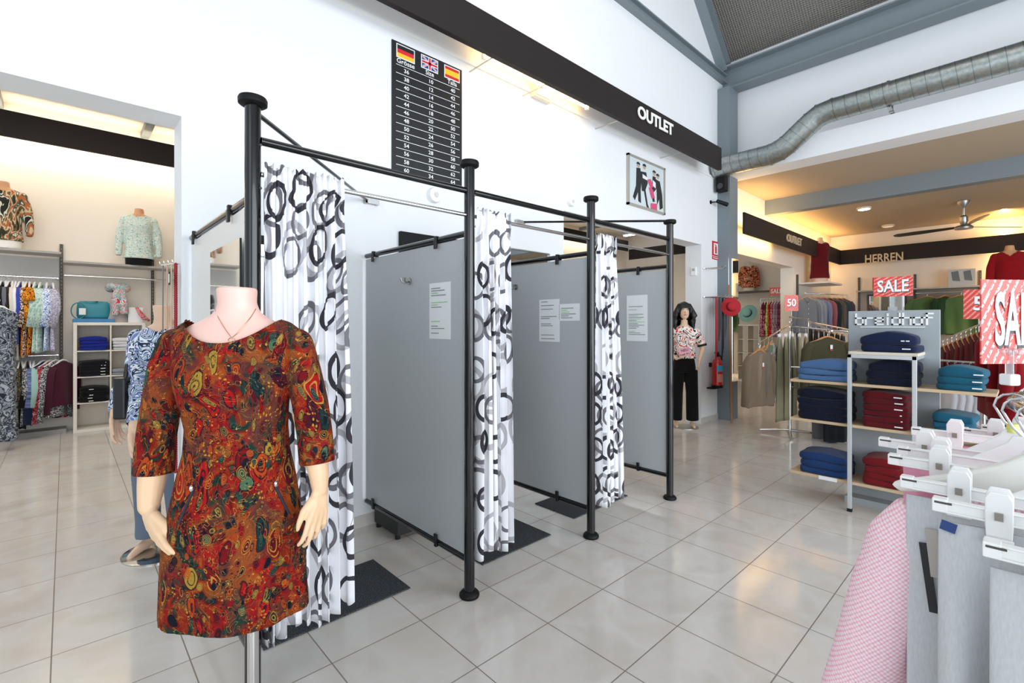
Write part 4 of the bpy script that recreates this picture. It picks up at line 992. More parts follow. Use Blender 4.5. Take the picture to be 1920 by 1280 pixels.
x_, z_ = cell(1, 1); pile(3, x_ - .01, 9.02, z_, .30, .30, .04, fab('2c3038'), 0, 'charcoal folded trousers', 'in the cube shelf beside the mannequin', 45, 'folded trousers in the cube shelf', 'folded_trousers', 'trousers')
# bag, box, scarf bust, white box on top
q = on_y(172, 600, 9.0); bx = q.x
o = MB().box((bx + .02, 9.0, ch_ + .025), (.44, .22, .05)).build('gift_box', mat('box_blue', '4a86b8', .6), bevel=.004); tag(o, 'flat blue box under the teal handbag', 'box')
hb = thing('handbag', 'teal leather handbag with a round handle and white tag', 'bag', (bx, 9.0, ch_ + .05))
teal = mat('teal_leather', '2f8796', .45, bump=.2)
mb = MB(); R_ = []
for z, s_ in ((0, .9), (.04, 1), (.12, 1.0), (.19, .95), (.215, .8), (.22, .3)):
    R_.append([(bx + .02 + .18 * s_ * math.copysign(abs(math.cos(a)) ** .5, math.cos(a)), 9.0 + .06 * (s_ - z * 2.0) * math.sin(a), ch_ + .05 + z + (.03 * abs(math.cos(a)) ** 2 if z > .15 else 0)) for a in [2 * PI * k / 32 for k in range(32)]])
mb.loft(R_).build('body', teal, hb, 'all')
MB().path([(bx - .14 + .075 * math.cos(a), 8.92, ch_ + .16 + .11 * math.sin(a)) for a in [2 * PI * k / 20 for k in range(21)]], .007, 8).build('handle', teal, hb, True)
MB().box((bx - .1, 8.9, ch_ + .15), (.07, .003, .09)).build('tag', paper, hb)
q = on_y(221, 600, 9.0); sx_ = q.x
sb = thing('scarf_stand', 'small bust draped with a coral and teal scarf on the cube shelf', 'display stand', (sx_, 9.0, ch_))
MB().lathe([(.13, 0), (.12, .06), (.09, .16), (.085, .3), (.05, .36), (.035, .40), (.035, .46)], (sx_, 9.0, ch_), 24, 1, .6).build('stand', mat('taupe_fabric', 'b3a9a4', .8), sb, True)
scf = blotch('scarf_print', ['d8465a', 'e8e0dc', '4aa8a8', 'c8c0c0', 'e07a80', '6ab4b0'], 14, 1.5)
mb = MB(); mb.path([(sx_ + .10 * math.cos(a), 8.99 + .07 * math.sin(a), ch_ + .50 + .02 * math.sin(2 * a)) for a in [2 * PI * k / 20 for k in range(21)]], .05, 12)
mb.path([(sx_, 8.93, ch_ + .48), (sx_ - .02, 8.9, ch_ + .36), (sx_ - .03, 8.89, ch_ + .22), (sx_ - .04, 8.89, ch_ + .1)], [.045, .06, .055, .035], 12)
mb.path([(sx_ + .04, 8.93, ch_ + .46), (sx_ + .06, 8.9, ch_ + .3), (sx_ + .07, 8.9, ch_ + .12)], [.04, .05, .05], 12)
fuse(mb, 'scarf', scf, .01, 2); tag(bpy.data.objects['scarf'], 'coral, teal and grey silk scarf knotted round the small bust', 'scarf')
q = on_y(258, 600, 9.0)
o = MB().box((q.x - .03, 9.0, ch_ + .11), (.17, .17, .22)).build('display_box', paper, bevel=.003); tag(o, 'white box beside the scarf stand', 'box')
mb = MB(); mb.path([(q.x - .02, 8.9, ch_ + .22), (q.x + .02, 8.88, ch_ + .14), (q.x + .07, 8.87, ch_ + .06), (q.x + .13, 8.86, ch_ + .025)], [.03, .05, .06, .03], 12, flat=.5); mb.build('scarf', blotch('coral_scarf', ['d8404e', 'e8a0a0', 'c02838', '8ab8b8'], 30), smooth='all'); tag(bpy.data.objects['scarf.001'], 'coral red scarf spilling down the front of the white box', 'scarf')
# ---- standing mannequin in blue blouse
B2 = on_z(272, 1030, 0); B2 = (Vector((.33, 3.83, 0)) + RV * .13 + FV * .06) * 1.03
F2 = Vector((-.62, -.78, 0)).normalized(); R2 = Vector((-F2.y, F2.x, 0))    # facing, its left side
def L2(a, b, z): return B2 + R2 * a + F2 * b + UP * z
m2 = thing('mannequin', 'headless standing mannequin in blue brush print blouse behind the paisley dress', 'mannequin', B2)
mb = MB(); torso(mb, L2, [(.86, 0, 0, .15, .10), (1.1, 0, 0, .12, .09), (1.3, 0, 0, .145, .10), (1.42, 0, 0, .16, .075), (1.47, 0, 0, .10, .055), (1.49, 0, 0, .062, .05), (1.53, 0, .01, .050, .048), (1.61, 0, .015, .056, .053)], 28)
for s_ in (-1, 1):
    limb(mb, [L2(s_ * .085, 0, .84), L2(s_ * .095, .03, .48), L2(s_ * .10, .0, .12), L2(s_ * .10, -.01, .075)], [.085, .055, .034, .032])
    limb(mb, [L2(s_ * .10, -.02, .05), L2(s_ * .11, .08, .035), L2(s_ * .115, .15, .018)], [.032, .028, .018])
fuse(mb, 'body', skin, .008, 4, m2)
W1, W2 = Vector(at_d(215, 778, 2.90)), Vector(at_d(250, 806, 2.72))
for W_, el, shx in ((W1, at_d(222, 735, 3.0), 1), (W2, at_d(258, 745, 2.9), -1)):
    mb = MB(); limb(mb, [L2(shx * .17, 0, 1.40), Vector(el), W_], [.045, .038, .024]); hand(mb, W_, Vector((.05, -.05, -1)), RV, -FV, 1.0, .25); fuse(mb, 'arm', skin, .0045, 3, m2)
blu = blotch('brush_print', ['1e2a44', 'aeb8cc', '5a6ea4', 'e4e8ee', '24304c', '9fb6cc', 'dfe2e8', '6f86b8'], 7, 2.5, stretch=(1, 1, .8))
mb = MB(); torso(mb, L2, [(.93, 0, 0, .175, .125), (1.02, 0, 0, .155, .118), (1.12, 0, 0, .14, .105), (1.3, 0, .012, .162, .125), (1.40, 0, 0, .175, .095), (1.455, 0, 0, .13, .07), (1.475, 0, 0, .08, .062)], 36, lambda a, z: .02 * math.sin(6 * a + z * 9))
for W_, el, shx in ((W1, at_d(226, 735, 3.0), 1), (W2, at_d(262, 745, 2.9), -1)):
    e_ = Vector(el); sleeve(mb, [L2(shx * .165, 0, 1.40), (L2(shx * .165, 0, 1.40) + e_) / 2 + R2 * shx * .02, e_, e_ + (W_ - e_) * .80], [.056, .055, .052, .042])
g = fuse(mb, 'blouse', blu, .008, 3)
cut(g, lambda p: (p - B2).z > 1.44 + abs((p - B2).dot(R2)) * .4 and (p - B2).dot(F2) > 0 and abs((p - B2).dot(R2)) < .1)
tag(g, 'blue, white and black brush print blouse on the mannequin behind the dress', 'blouse')
mb = MB(); torso(mb, L2, [(.80, 0, 0, .17, .12), (.90, 0, 0, .165, .115), (1.0, 0, 0, .14, .10)], 28)
for s_ in (-1, 1): mb.path([L2(s_ * .088, 0, .86), L2(s_ * .095, .03, .5), L2(s_ * .10, .0, .2), L2(s_ * .10, .0, .09)], [.10, .078, .07, .072], 20)
o = fuse(mb, 'trousers', fab('667283'), .008, 3); tag(o, 'grey blue trousers on the mannequin behind the paisley dress', 'trousers')
MB().lathe([(.21, 0), (.21, .008), (.20, .010)], L2(0, .03, 0), 48).build('glass_base', mat('mirror_steel_base', 'c8cccc', .08, 1), m2, True)
MB().tube(L2(.02, -.08, .01), L2(.03, -.06, .42), .009).build('support_rod', chrome, m2, True)
q = at_d(228, 745, 2.92)
hbg = thing('handbag', 'black handbag held by the mannequin in the brush print blouse', 'bag', q)
MB().box(q + RV * .02, (.07, .12, .25), rz=-.6).build('body', mat('black_leather', '0f0f11', .35), hbg, bevel=.012)
MB().path([q + RV * .02 + Vector((0, -.04, .12)), q + RV * .03 + Vector((0, -.02, .2)), q + RV * .03 + Vector((0, .02, .2)), q + RV * .02 + Vector((0, .04, .12))], .007).build('handle', _m['black_leather'], hbg, True)
# belts hanging on the jamb
hr = thing('hook_rail', 'chrome hooks fixed to the side room door jamb', 'hook', (.47, 3.5, 1.84))
for k in range(4):
    y = 3.385 + k * .05; xq = .472 - .014 * k; MB().path([(.493, y, 1.84), (xq - .01, y, 1.84), (xq - .015, y, 1.85), (xq - .017, y, 1.86)], .003, 8).build('hook', chrome, hr, True)
for k, (c, nm, z0, r_) in enumerate((('a01c2c', 'red braided belt', .62, .010), ('d8b8a0', 'beige leather belt', 1.1, .008), ('c9a890', 'tan leather belt', 1.25, .008), ('7c7474', 'grey leather belt', 1.15, .007))):
    y = 3.385 + k * .05; xq = .472 - .014 * k; mb = MB(); z = 1.835
    if k == 0:
        i = 0
        while z > z0: mb.ball((xq, y, z), r_, n=8, m=5); z -= .013; i += 1
    mb.path([(xq, y, 1.838), (xq - .001, y, (1.84 + z0) / 2), (xq, y, z0)], r_, 8, True, .5)
    o = mb.build('belt', mat('belt_' + c, c, .5), smooth=True); tag(o, nm + ' hanging from a chrome hook on the door jamb', 'belt', 'belts on the jamb hooks')
o = MB().box((.44, 3.37, 1.75), (.003, .045, .075)).build('price_tag', blkm); tag(o, 'black and white price tag hanging on the jamb hooks', 'tag')
MB().box((.4375, 3.37, 1.75), (.002, .03, .05)).build('print', paper, o)
# ---- black haired mannequin in the doorway
B3 = Vector((6.62, 3.42, 0)); F3 = Vector((-.80, -.60, 0)).normalized(); R3 = Vector((-F3.y, F3.x, 0))
def L3(a, b, z): return B3 + R3 * a + F3 * b + UP * z
m3 = thing('mannequin', 'female mannequin with long black wig standing in the middle doorway', 'mannequin', B3)
mb = MB()
torso(mb, L3, [(.88, 0, 0, .15, .10), (1.08, 0, 0, .115, .085), (1.28, 0, .01, .14, .11), (1.40, 0, 0, .155, .075), (1.46, 0, 0, .09, .05), (1.49, 0, 0, .052, .045), (1.56, 0, .01, .045, .045)], 26)
mb.ball(L3(0, .02, 1.675), .083, sx=.86, sy=1.0, sz=1.3, M=Matrix((R3, F3, UP)).transposed(), n=18, m=12); mb.ball(L3(0, .045, 1.62), .055, sz=1.0, n=12, m=8)
mb.path([L3(0, .095, 1.69), L3(0, .118, 1.665), L3(0, .10, 1.655)], [.006, .010, .008], 8)
for s_ in (-1, 1): mb.ball(L3(s_ * .075, .0, 1.67), .014, sz=1.6, n=8, m=5); limb(mb, [L3(s_ * .08, 0, .86), L3(s_ * .10, .02, .48), L3(s_ * .11, 0, .1)], [.08, .055, .032]); limb(mb, [L3(s_ * .11, -.01, .05), L3(s_ * .12, .12, .02)], [.032, .02])
fuse(mb, 'body', skin, .007, 3, m3)
pinkc = mat('lip_red', 'b0303a', .4)
MB().path([L3(-.022, .103, 1.628), L3(0, .110, 1.63), L3(.022, .103, 1.628)], [.003, .006, .003], 8).build('lips', pinkc, m3, True)
for s_ in (-1, 1):
    e = MB().ball(L3(s_ * .03, .088, 1.69), .011, n=10, m=6).build('eye', mat('eye_white', 'e9e6e2', .3), m3, True)
    MB().ball(L3(s_ * .03, .097, 1.69), .005, n=8, m=5).build('iris', mat('iris_dark', '2a1a14', .3), e, True)
    MB().path([L3(s_ * .015, .099, 1.71), L3(s_ * .045, .09, 1.712)], .003, 6).build('eyebrow', blkm, m3, True)
mb = MB(); rn_ = random.Random(4)
mb.ball(L3(0, -.02, 1.70), .11, sx=1.0, sy=1, sz=1.15, n=16, m=10)
for k in range(46):
    a = rn_.uniform(PI * .88, PI * 2.12); ca, sa = math.cos(a), math.sin(a); z1 = rn_.uniform(1.35, 1.54); wz = rn_.uniform(-.02, .02)
    mb.path([L3(.07 * ca, .06 * sa, 1.79), L3(.115 * ca, .10 * sa, 1.70), L3(.140 * ca + wz, .115 * sa + .01, 1.62), L3(.125 * ca - wz, .10 * sa, 1.55), L3(.13 * ca + rn_.uniform(-.02, .02), .10 * sa, z1)], [.02, .024, .025, .022, .012], 8)
for k in range(9): mb.path([L3(0, .0, 1.81), L3(-.06 + .015 * k, .085, 1.775), L3(-.068 + .017 * k, .108, 1.725)], [.02, .017, .007], 7)
fuse(mb, 'wig', mat('black_hair', '0b0a0b', .45), .007, 2, m3)
for s_, el, W_ in ((-1, L3(-.27, .02, 1.14), L3(-.13, .16, 1.0)), (1, L3(.25, .02, 1.14), L3(.18, .16, .98))):
    mb = MB(); limb(mb, [L3(s_ * .17, 0, 1.38), el, W_], [.042, .036, .022]); hand(mb, W_, (L3(-.02, .2, 1.03) - W_) if s_ < 0 else Vector((0, 0, -1)), UP if s_ < 0 else R3 * -1, F3, .9, .5); fuse(mb, 'arm', skin, .0055, 2, m3)
blo = blotch('coral_print', ['d84a44', 'f0e6de', 'f4efe8', '2a1a1e', 'efe4dc', 'e0625a', 'f2ece4'], 5.5, 2)
mb = MB(); torso(mb, L3, [(1.0, 0, 0, .165, .12), (1.1, 0, 0, .15, .115), (1.28, 0, .012, .162, .125), (1.38, 0, 0, .17, .09), (1.445, 0, 0, .12, .065), (1.465, 0, 0, .07, .055)], 30)
for s_ in (-1, 1): sleeve(mb, [L3(s_ * .16, 0, 1.39), L3(s_ * .22, .0, 1.27), L3(s_ * .245, .01, 1.19)], [.055, .062, .064])
g = fuse(mb, 'blouse', blo, .009, 2); tag(g, 'coral, white and black print top on the mannequin with the black wig', 'blouse')
for s_ in (-1, 1): MB().path([L3(s_ * .243, .01, 1.205), L3(s_ * .25, .012, 1.175)], .066, 20).build('cuff', blkm, g, True)
mb = MB(); torso(mb, L3, [(.80, 0, 0, .168, .12), (.95, 0, 0, .15, .105), (1.06, 0, 0, .13, .095)], 26)
for s_ in (-1, 1): mb.path([L3(s_ * .09, 0, .84), L3(s_ * .105, .02, .5), L3(s_ * .115, 0, .10)], [.098, .085, .088], 18)
o = fuse(mb, 'trousers', fab('0e0e10'), .009, 2); tag(o, 'black wide trousers on the mannequin with the black wig', 'trousers')
MB().lathe([(.19, 0), (.19, .008)], L3(0, .03, 0), 40).build('base_plate', steel, m3, True)
MB().path([L3(-.1, -.08, .01), L3(-.12, -.07, .3), L3(-.09, -.05, .4)], .008).build('support_rod', whitep, m3, True)
cpos = L3(-.03, .21, 1.10)
q = thing('hand_sign', 'pink card reading NEU held by the mannequin with the black wig', 'sign', cpos)
Mc = Matrix((RV, FV, UP)).transposed() @ Matrix.Rotation(-.22, 3, 'Y')
MB().box(cpos, (.16, .004, .13), M=Mc).build('card', mat('pink_card', 'e3a3ae', .7), q)
text('NEU', 'lettering', blkm, cpos + UP * .025 - FV * .004, Mc @ Vector((1, 0, 0)), Mc @ Vector((0, 0, 1)), .055, q, .0005)
text('Eingetroffen', 'lettering', blkm, cpos - UP * .03 - FV * .004, Mc @ Vector((1, 0, 0)), Mc @ Vector((0, 0, 1)), .028, q, .0005)
# ============================================================ BRAND DISPLAY
D0 = 4.57; dg = mat('display_grey', 'a2a9ad', .5); slat = mat('shelf_maple', 'c9ae8c', .45)
dp = thing('retail_display', 'grey shop display with the word breidhof and three maple shelves', 'display', (4.8, .8, 0))
yl, yr_ = on_x(1592, 700, 4.95).y, on_x(1763, 700, 4.95).y
MB().bb((4.93, yr_, .02), (4.97, yl, 1.60)).build('back_panel', dg, dp, bevel=.002)
MB().bb((4.80, yr_ - .0, 0), (4.99, yl, .05)).build('plinth', dg, dp)
ya, yb_ = .965, .566
mb = MB()
for y in (ya, yb_): mb.bb((D0 - .014, y - .014, .02), (D0 + .014, y + .014, 1.25))
mb.bb((D0 - .014, yb_ - .014, 1.222), (D0 + .014, ya + .014, 1.25))
for y in (ya, yb_): mb.bb((D0, y - .014, 1.222), (4.93, y + .014, 1.25))
mb.build('metal_frame', mat('frame_pale_metal', 'cfd2d3', .35, .6), dp, bevel=.002)
for y in (ya, yb_): MB().bb((D0 - .016, y - .016, 0), (D0 + .016, y + .016, .025)).build('foot', rubber, dp)
for z in (1.017, .687, .231):
    MB().bb((D0 + .02, .14, z - .022), (4.925, 1.40, z)).build('shelf', slat, dp, bevel=.002)
MB().bb((D0 + .0, yb_ - .02, 1.25), (4.925, ya + .01, 1.272)).build('top_shelf', mat('shelf_pale', 'd6ccba', .5), dp, bevel=.002)
MB().box((D0 + .018, 1.12, .218), (.003, .13, .03)).build('price_strip', paper, dp)
pa = on_x(1605, 601, 4.925); pb = on_x(1750, 601, 4.925); MX = 4.927; yc = (pa.y + pb.y) / 2; Wt = pa.y - pb.y
zc_ = on_x(1680, 601, 4.925).z
# squared techno lettering drawn stroke by stroke
stk = {'b': [(0, 0, 0, 1.25), (0, 0, 1, 0), (1, 0, 1, .75), (0, .75, 1, .75)], 'r': [(0, 0, 0, .75), (0, .75, .9, .75)], 'e': [(0, 0, 0, .75), (0, .75, 1, .75), (1, .75, 1, .38), (0, .38, 1, .38), (0, 0, 1, 0)],
       'i': [(.5, 0, .5, .75), (.5, 1.05, .5, 1.2)], 'd': [(1, 0, 1, 1.25), (0, 0, 1, 0), (0, 0, 0, .75), (0, .75, 1, .75)], 'h': [(0, 0, 0, 1.25), (0, .75, 1, .75), (1, 0, 1, .75)],
       'o': [(0, 0, 1, 0), (0, .75, 1, .75), (0, 0, 0, .75), (1, 0, 1, .75)], 'f': [(.2, 0, .2, 1.2), (.2, 1.2, .9, 1.2), (-.1, .75, .8, .75)]}
wd = {'i': .45}; tot = sum(wd.get(c, 1) + .42 for c in 'breidhof') - .42; ux = Wt / tot; uz = .070; cur = 0; mb = MB()
for c in 'breidhof':
    wch = wd.get(c, 1)
    for a0, b0, a1, b1 in stk[c]:
        if c == 'i': a0 = a1 = wch / 2
        y0 = yc + Wt / 2 - (cur + a0) * ux; y1 = yc + Wt / 2 - (cur + a1) * ux; z0 = zc_ - .030 + b0 * uz; z1 = zc_ - .030 + b1 * uz; e = .0062
        mb.bb((MX - .006, min(y0, y1) - e, min(z0, z1) - e), (MX + .003, max(y0, y1) + e, max(z0, z1) + e))
    cur += wch + .42
mb.bb((MX - .006, yc - Wt * .40, zc_ - .056), (MX + .003, yc + Wt * .44, zc_ - .049))
mb.build('lettering', mat('logo_white', 'f3f3f1', .4), dp)
lx = D0 + .18
navy, navd, blue, lblue, teal_f, mar, redf = fab('18213e'), fab('12172a'), fab('203a68'), fab('4a6a94'), fab('1b556c'), fab('5a1019'), fab('73161d')
def dpile(n, x0, x1, py, z, h, m, what, where, seed, **k):
    a, b = on_x(x0, py, D0 + .05).y, on_x(x1, py, D0 + .05).y
    pile(n, lx, (a + b) / 2, z + .001, abs(a - b) * 1.0, .30, h, m, PI / 2 * 0 + PI / 2 * -1, what, where, seed, 'folded clothes on the grey display', **k)
dpile(2, 1612, 1722, 640, 1.272, .056, navy, 'navy folded sweater', 'on the top shelf under the white lettering', 101, mark=(.3,), loft_last=1)
dpile(3, 1494, 1592, 690, 1.017, .047, lblue, 'light blue folded sweater', 'left end of the upper maple shelf', 111, loft_last=1)
dpile(3, 1622, 1722, 690, 1.017, .052, navd, 'dark navy folded sweater', 'inside the frame, upper maple shelf', 121, loft_last=1)
dpile(3, 1757, 1848, 700, 1.017, .046, teal_f, 'teal folded sweater', 'right end of the upper maple shelf', 131, loft_last=1, mark=(.35,))
dpile(4, 1494, 1590, 760, .687, .060, navd, 'dark navy folded trousers', 'left on the middle shelf', 141, name='folded_trousers', cat='trousers')
dpile(6, 1616, 1704, 780, .687, .044, mar, 'maroon folded sweater', 'inside the frame, middle shelf', 151, mark=(.3,))
dpile(3, 1748, 1830, 790, .687, .050, teal_f, 'teal folded sweater', 'right end of the middle maple shelf', 161)
dpile(3, 1498, 1590, 870, .231, .054, blue, 'mid blue folded jeans', 'left end of the lowest maple shelf', 171, name='folded_jeans', cat='jeans')
dpile(4, 1618, 1695, 880, .231, .05, redf, 'dark red folded sweater', 'on the lowest maple shelf', 181)
o = MB().box((lx - .12, on_x(1662, 625, lx - .1).y, 1.272 + .14), (.03, .07, .012), rz=.1).build('collar_label', mat('label_gold', 'b09466', .5)); o.data.materials.append(paper); tag(o, 'small woven label on the collar of the top navy sweater', 'label')
# ------------------------------------------------------------ signs
salered = NT('sale_red_print', .45)
v = salered.coord(scale=(1, 1, 1), rot=(.0, .0, .0)); wv = salered.n('TexWave', wave_type='BANDS', bands_direction='DIAGONAL'); salered.put(wv.inputs['Vector'], salered.coord(rot=(.5, .3, .2))); wv.inputs['Scale'].default_value = 12
nz = salered.noise(v, 120, 1); ff = salered.math('MULTIPLY', salered.math('GREATER_THAN', wv.outputs['Fac'], .72), salered.math('GREATER_THAN', nz.outputs[0], .5))
g_ = salered.n('SeparateXYZ'); salered.nt.links.new(salered.n('TexCoord').outputs['Generated'], g_.inputs[0])
ph_ = salered.math('ADD', salered.math('MULTIPLY', salered.math('SUBTRACT', g_.outputs[1], g_.outputs[0]), 30), salered.math('MULTIPLY', g_.outputs[2], 34))
nz = salered.noise(v, 170, 1); ff = salered.math('MULTIPLY', salered.math('GREATER_THAN', salered.math('SINE', ph_), .35), salered.math('GREATER_THAN', nz.outputs[0], .47))
salered.base(salered.mix(ff, 'e0493f', 'f4b4ae')); SRED = salered.m
white_t, black_t = mat('sign_white', 'f6f8fa', .4), mat('sign_shadow', '2a2a2c', .5)
def sign(loc, r, w_, h_, s_, size, sx, label, thick=.003, m=None, dy=0):
    r = Vector(r).normalized(); n = r.cross(UP); loc = Vector(loc)
    th = thing('sale_sign', label, 'sign', loc - UP * h_ / 2)
    M_ = Matrix((r, -n, UP)).transposed()
    MB().box(loc, (w_, thick, h_), M=M_).build('card', m or SRED, th)
    text(s_, 'lettering_shadow', black_t, loc + n * (thick / 2 + .0006) + r * size * .02 - UP * size * (.035 - dy), r, UP, size, th, .0004, .03, sx=sx)
    text(s_, 'lettering', white_t, loc + n * (thick / 2 + .002) + UP * size * dy, r, UP, size, th, .0004, .022, sx=sx)
    return th
# big SALE sign on the front rack
sl = at_d(1898, 602, .93); rs_ = (RV * 1 + UP * -.0).normalized()
wS = .145; sS = sign(at_d(1906, 603, .93), RV + FV * .10, .155, .162, 'SALE', .140, .345, 'large red SALE card clipped above the front clothes rack')
cpos = at_d(1893, 690, .93)
clear = mat('clear_plastic', 'e8eef0', .1, trans=.7, alpha=.8)
cl = thing('sign_clip', 'clear plastic clip stem holding the large SALE card', 'clip', cpos - UP * .09)
MB().box(cpos + UP * .008, (.014, .012, .055)).build('stem', clear, cl, bevel=.003)
for k in range(4): MB().ball(cpos + UP * (.032) + RV * (.012 * (k - 1.5)), .008, n=10, m=6).build('gripper', clear, cl, True)
MB().box(cpos - UP * .022, (.024, .02, .022), rz=YAW).build('block', whitep, cl, bevel=.003)
# mid SALE sign on the grey display
ms = on_x(1674, 537, 4.94); sign(ms, (0, -1, 0), .255, .16, 'SALE', .135, .72, 'small red SALE card standing on top of the grey display')
pl = thing('sign_stand', 'clear plastic stand under the SALE card on the grey display', 'stand', (4.94, ms.y, 1.60))
MB().bb((4.935, ms.y - .012, 1.57), (4.945, ms.y + .012, ms.z - .08)).build('stem', clear, pl); MB().bb((4.925, ms.y - .03, 1.55), (4.93, ms.y + .03, 1.63)).build('clip', clear, pl)
p = at_d(1484, 568, 7.0); sign(p, RV, .20, .23, '50', .15, .9, 'red card with a white number 50 on the rack beside the white jamb')
tag(MB().tube(Vector((p.x, p.y, 1.48)), p - UP * .1, .005).build('sign_rod', steel), 'thin steel rod carrying the red 50 card', 'rod')
p = on_x(1456, 546, 12.6); sign(p, (0, -1, 0), .32, .20, 'SALE', .15, .8, 'small red SALE card in the room behind the far opening')
p = on_x(1835, 570, 9.0); sg5 = sign(p, (0, -1, 0), .30, .40, '5', .26, .9, 'red card with a white 5 partly hidden behind the large SALE card'); MB().tube((9.02, p.y, 0), (9.02, p.y, p.z), .008).build('stand_rod', steel, sg5); MB().lathe([(.15, 0), (.15, .01)], (9.02, p.y, 0), 20).build('base', steel, sg5)
# ------------------------------------------------------------ racks in the men's department
def ang_r(): return math.atan2(-CS, SN)
AR = ang_r()
rk = thing('clothes_rack', 'chrome floor rack with sloping arms in front of the men\'s department', 'rack', (7.2, 2.2, 0))
c0 = Vector((7.2, 2.2, 0))
for dv in ((.36, 0), (-.36, 0), (0, .36), (0, -.36)):
    d_ = Matrix.Rotation(.35, 3, 'Z') @ Vector((dv[0], dv[1], 0)); MB().path([c0 + UP * .06, c0 + d_ * .5 + UP * .05, c0 + d_ + UP * .03], .016, 10).build('foot', chrome, rk, True)
MB().tube(c0 + UP * .05, c0 + UP * 1.40, .02).build('post', chrome, rk, True)
armA = [at_d(1487, 604, 7.05), at_d(1424, 643, 6.1)]; armB = [at_d(1505, 596, 7.4), at_d(1560, 620, 6.0)]; armC = [at_d(1490, 612, 7.3), at_d(1590, 622, 6.9)]
for a, b in (armA, armB, armC): 
    MB().tube(a, b, .011, n=10).build('arm', chrome, rk, True)
    MB().tube(a, Vector((c0.x, c0.y, a.z)), .011, n=8).build('arm', chrome, rk, True)
kh, kh2, beige, oliv, brn = fab('8f8a70'), fab('a39a7c'), fab('8d7b68'), fab('47432f'), fab('7a6a58')
def arm_pt(A, f): return A[0] * (1 - f) + A[1] * f
hang('cardigan', 'taupe brown cardigan at the lower end of the sloping arm, white tag', 'cardigan', 'garments on the sloping arm rack', arm_pt(armA, 1.0), AR + .5, 'jacket', brn, .46, .80, .09, 201, .62, 'wood', tagc=(-.02, -.28))
hang('cardigan', 'taupe cardigan second from the end of the sloping arm', 'cardigan', 'garments on the sloping arm rack', arm_pt(armA, .88), AR + .75, 'jacket', beige, .44, .80, .07, 202, .6, 'wood')
hang('cardigan', 'grey brown cardigan third from the end of the sloping arm', 'cardigan', 'garments on the sloping arm rack', arm_pt(armA, .76), AR + .9, 'shirt', fab('756c62'), .42, .78, .06, 203, .6, 'wood')
flo = blotch('tropical_print', ['6a7a5a', 'c9b9c4', 'e4dedc', '4f7a68', 'b8909c', 'd8d4cc', '7c6f88'], 12, 1)
hang('blouse', 'tropical flower print blouse between cardigans and khaki trousers', 'blouse', 'garments on the sloping arm rack', arm_pt(armA, .66), AR + .8, 'vest', flo, .34, .86, .08, 204, .6, 'wood')
for i, (px, d_, m, nm) in enumerate([(1462, 6.5, kh, 'khaki trousers nearest the flower print blouse'), (1474, 6.6, kh2, 'light khaki trousers second of the row'), (1486, 6.7, kh, 'khaki green trousers in the middle of the row'), (1499, 6.8, kh2, 'sand trousers right of the khaki green ones'), (1511, 6.9, fab('9c8a6c'), 'tan trousers nearest the olive cardigan')]):
    p = at_d(px, 616, d_); hang('trousers', nm, 'trousers', 'khaki trousers on the rack', p, AR + 1.0, 'trousers', m, .30, 1.24 if i < 3 else 1.0, .07, 210 + i, hk='clip')
p = at_d(1552, 618, 5.95); hang('cardigan', 'olive green knitted cardigan on a pale wooden hanger facing out', 'cardigan', 'garments on the sloping arm rack', p, AR, 'jacket', oliv, .50, .78, .10, 220, .6, 'wood_bar', tagc=(0, -.22))
p = at_d(1545, 690, 6.3); MB().tube(Vector((c0.x, c0.y, p.z)), p, .011).build('arm', chrome, rk, True); hang('trousers', 'mid grey trousers hanging behind the lower display shelves', 'trousers', None, p, AR, 'trousers', fab('6f7278'), .36, 1.0, .08, 221, hk='clip')
p = at_d(1568, 735, 6.0); MB().tube(Vector((c0.x, c0.y, p.z)), p, .011).build('arm', chrome, rk, True)
tr = hang('shorts', 'black shorts with small white triangle marks beside the grey trousers', 'shorts', None, p, AR + .1, 'trousers', fab('15171c'), .36, .62, .08, 222, hk='clip')
for dx, dz in ((-.12, -.17), (.10, -.17), (.13, -.5)): MB().prism([(dx - .02, -.05, dz), (dx + .02, -.05, dz), (dx, -.05, dz + .03)], (0, .004, 0)).build('triangle_mark', white_t, tr, keep=True)
ra0, ra1 = at_d(1516, 603, 7.95), at_d(1592, 618, 7.2); rail(ra0, ra1, 'chrome rear rail carrying the dark trousers', .012, chrome)
for p in (ra0, ra1): tag(MB().tube(Vector((p.x, p.y, 0)), p, .012).build('rail_post', chrome, smooth=True), 'chrome post of the dark trousers rail, %s end' % ('left' if p is ra0 else 'right'), 'post')
for i in range(7):
    p = at_d(1520 + i * 10, 604 + i * 2.0, 7.9 - i * .1); hang('trousers', ['black', 'charcoal', 'dark navy', 'graphite', 'dark brown', 'black denim', 'slate'][i] + ' trousers on the rear arm behind the olive cardigan', 'trousers', 'dark trousers on the rear arm', p, AR + 1.1, 'trousers', fab(['17181b', '2c2e33', '1a2033', '3a3b40', '2e2622', '1c1d22', '3c4450'][i]), .34, .95, .06, 230 + i, hk='wood')
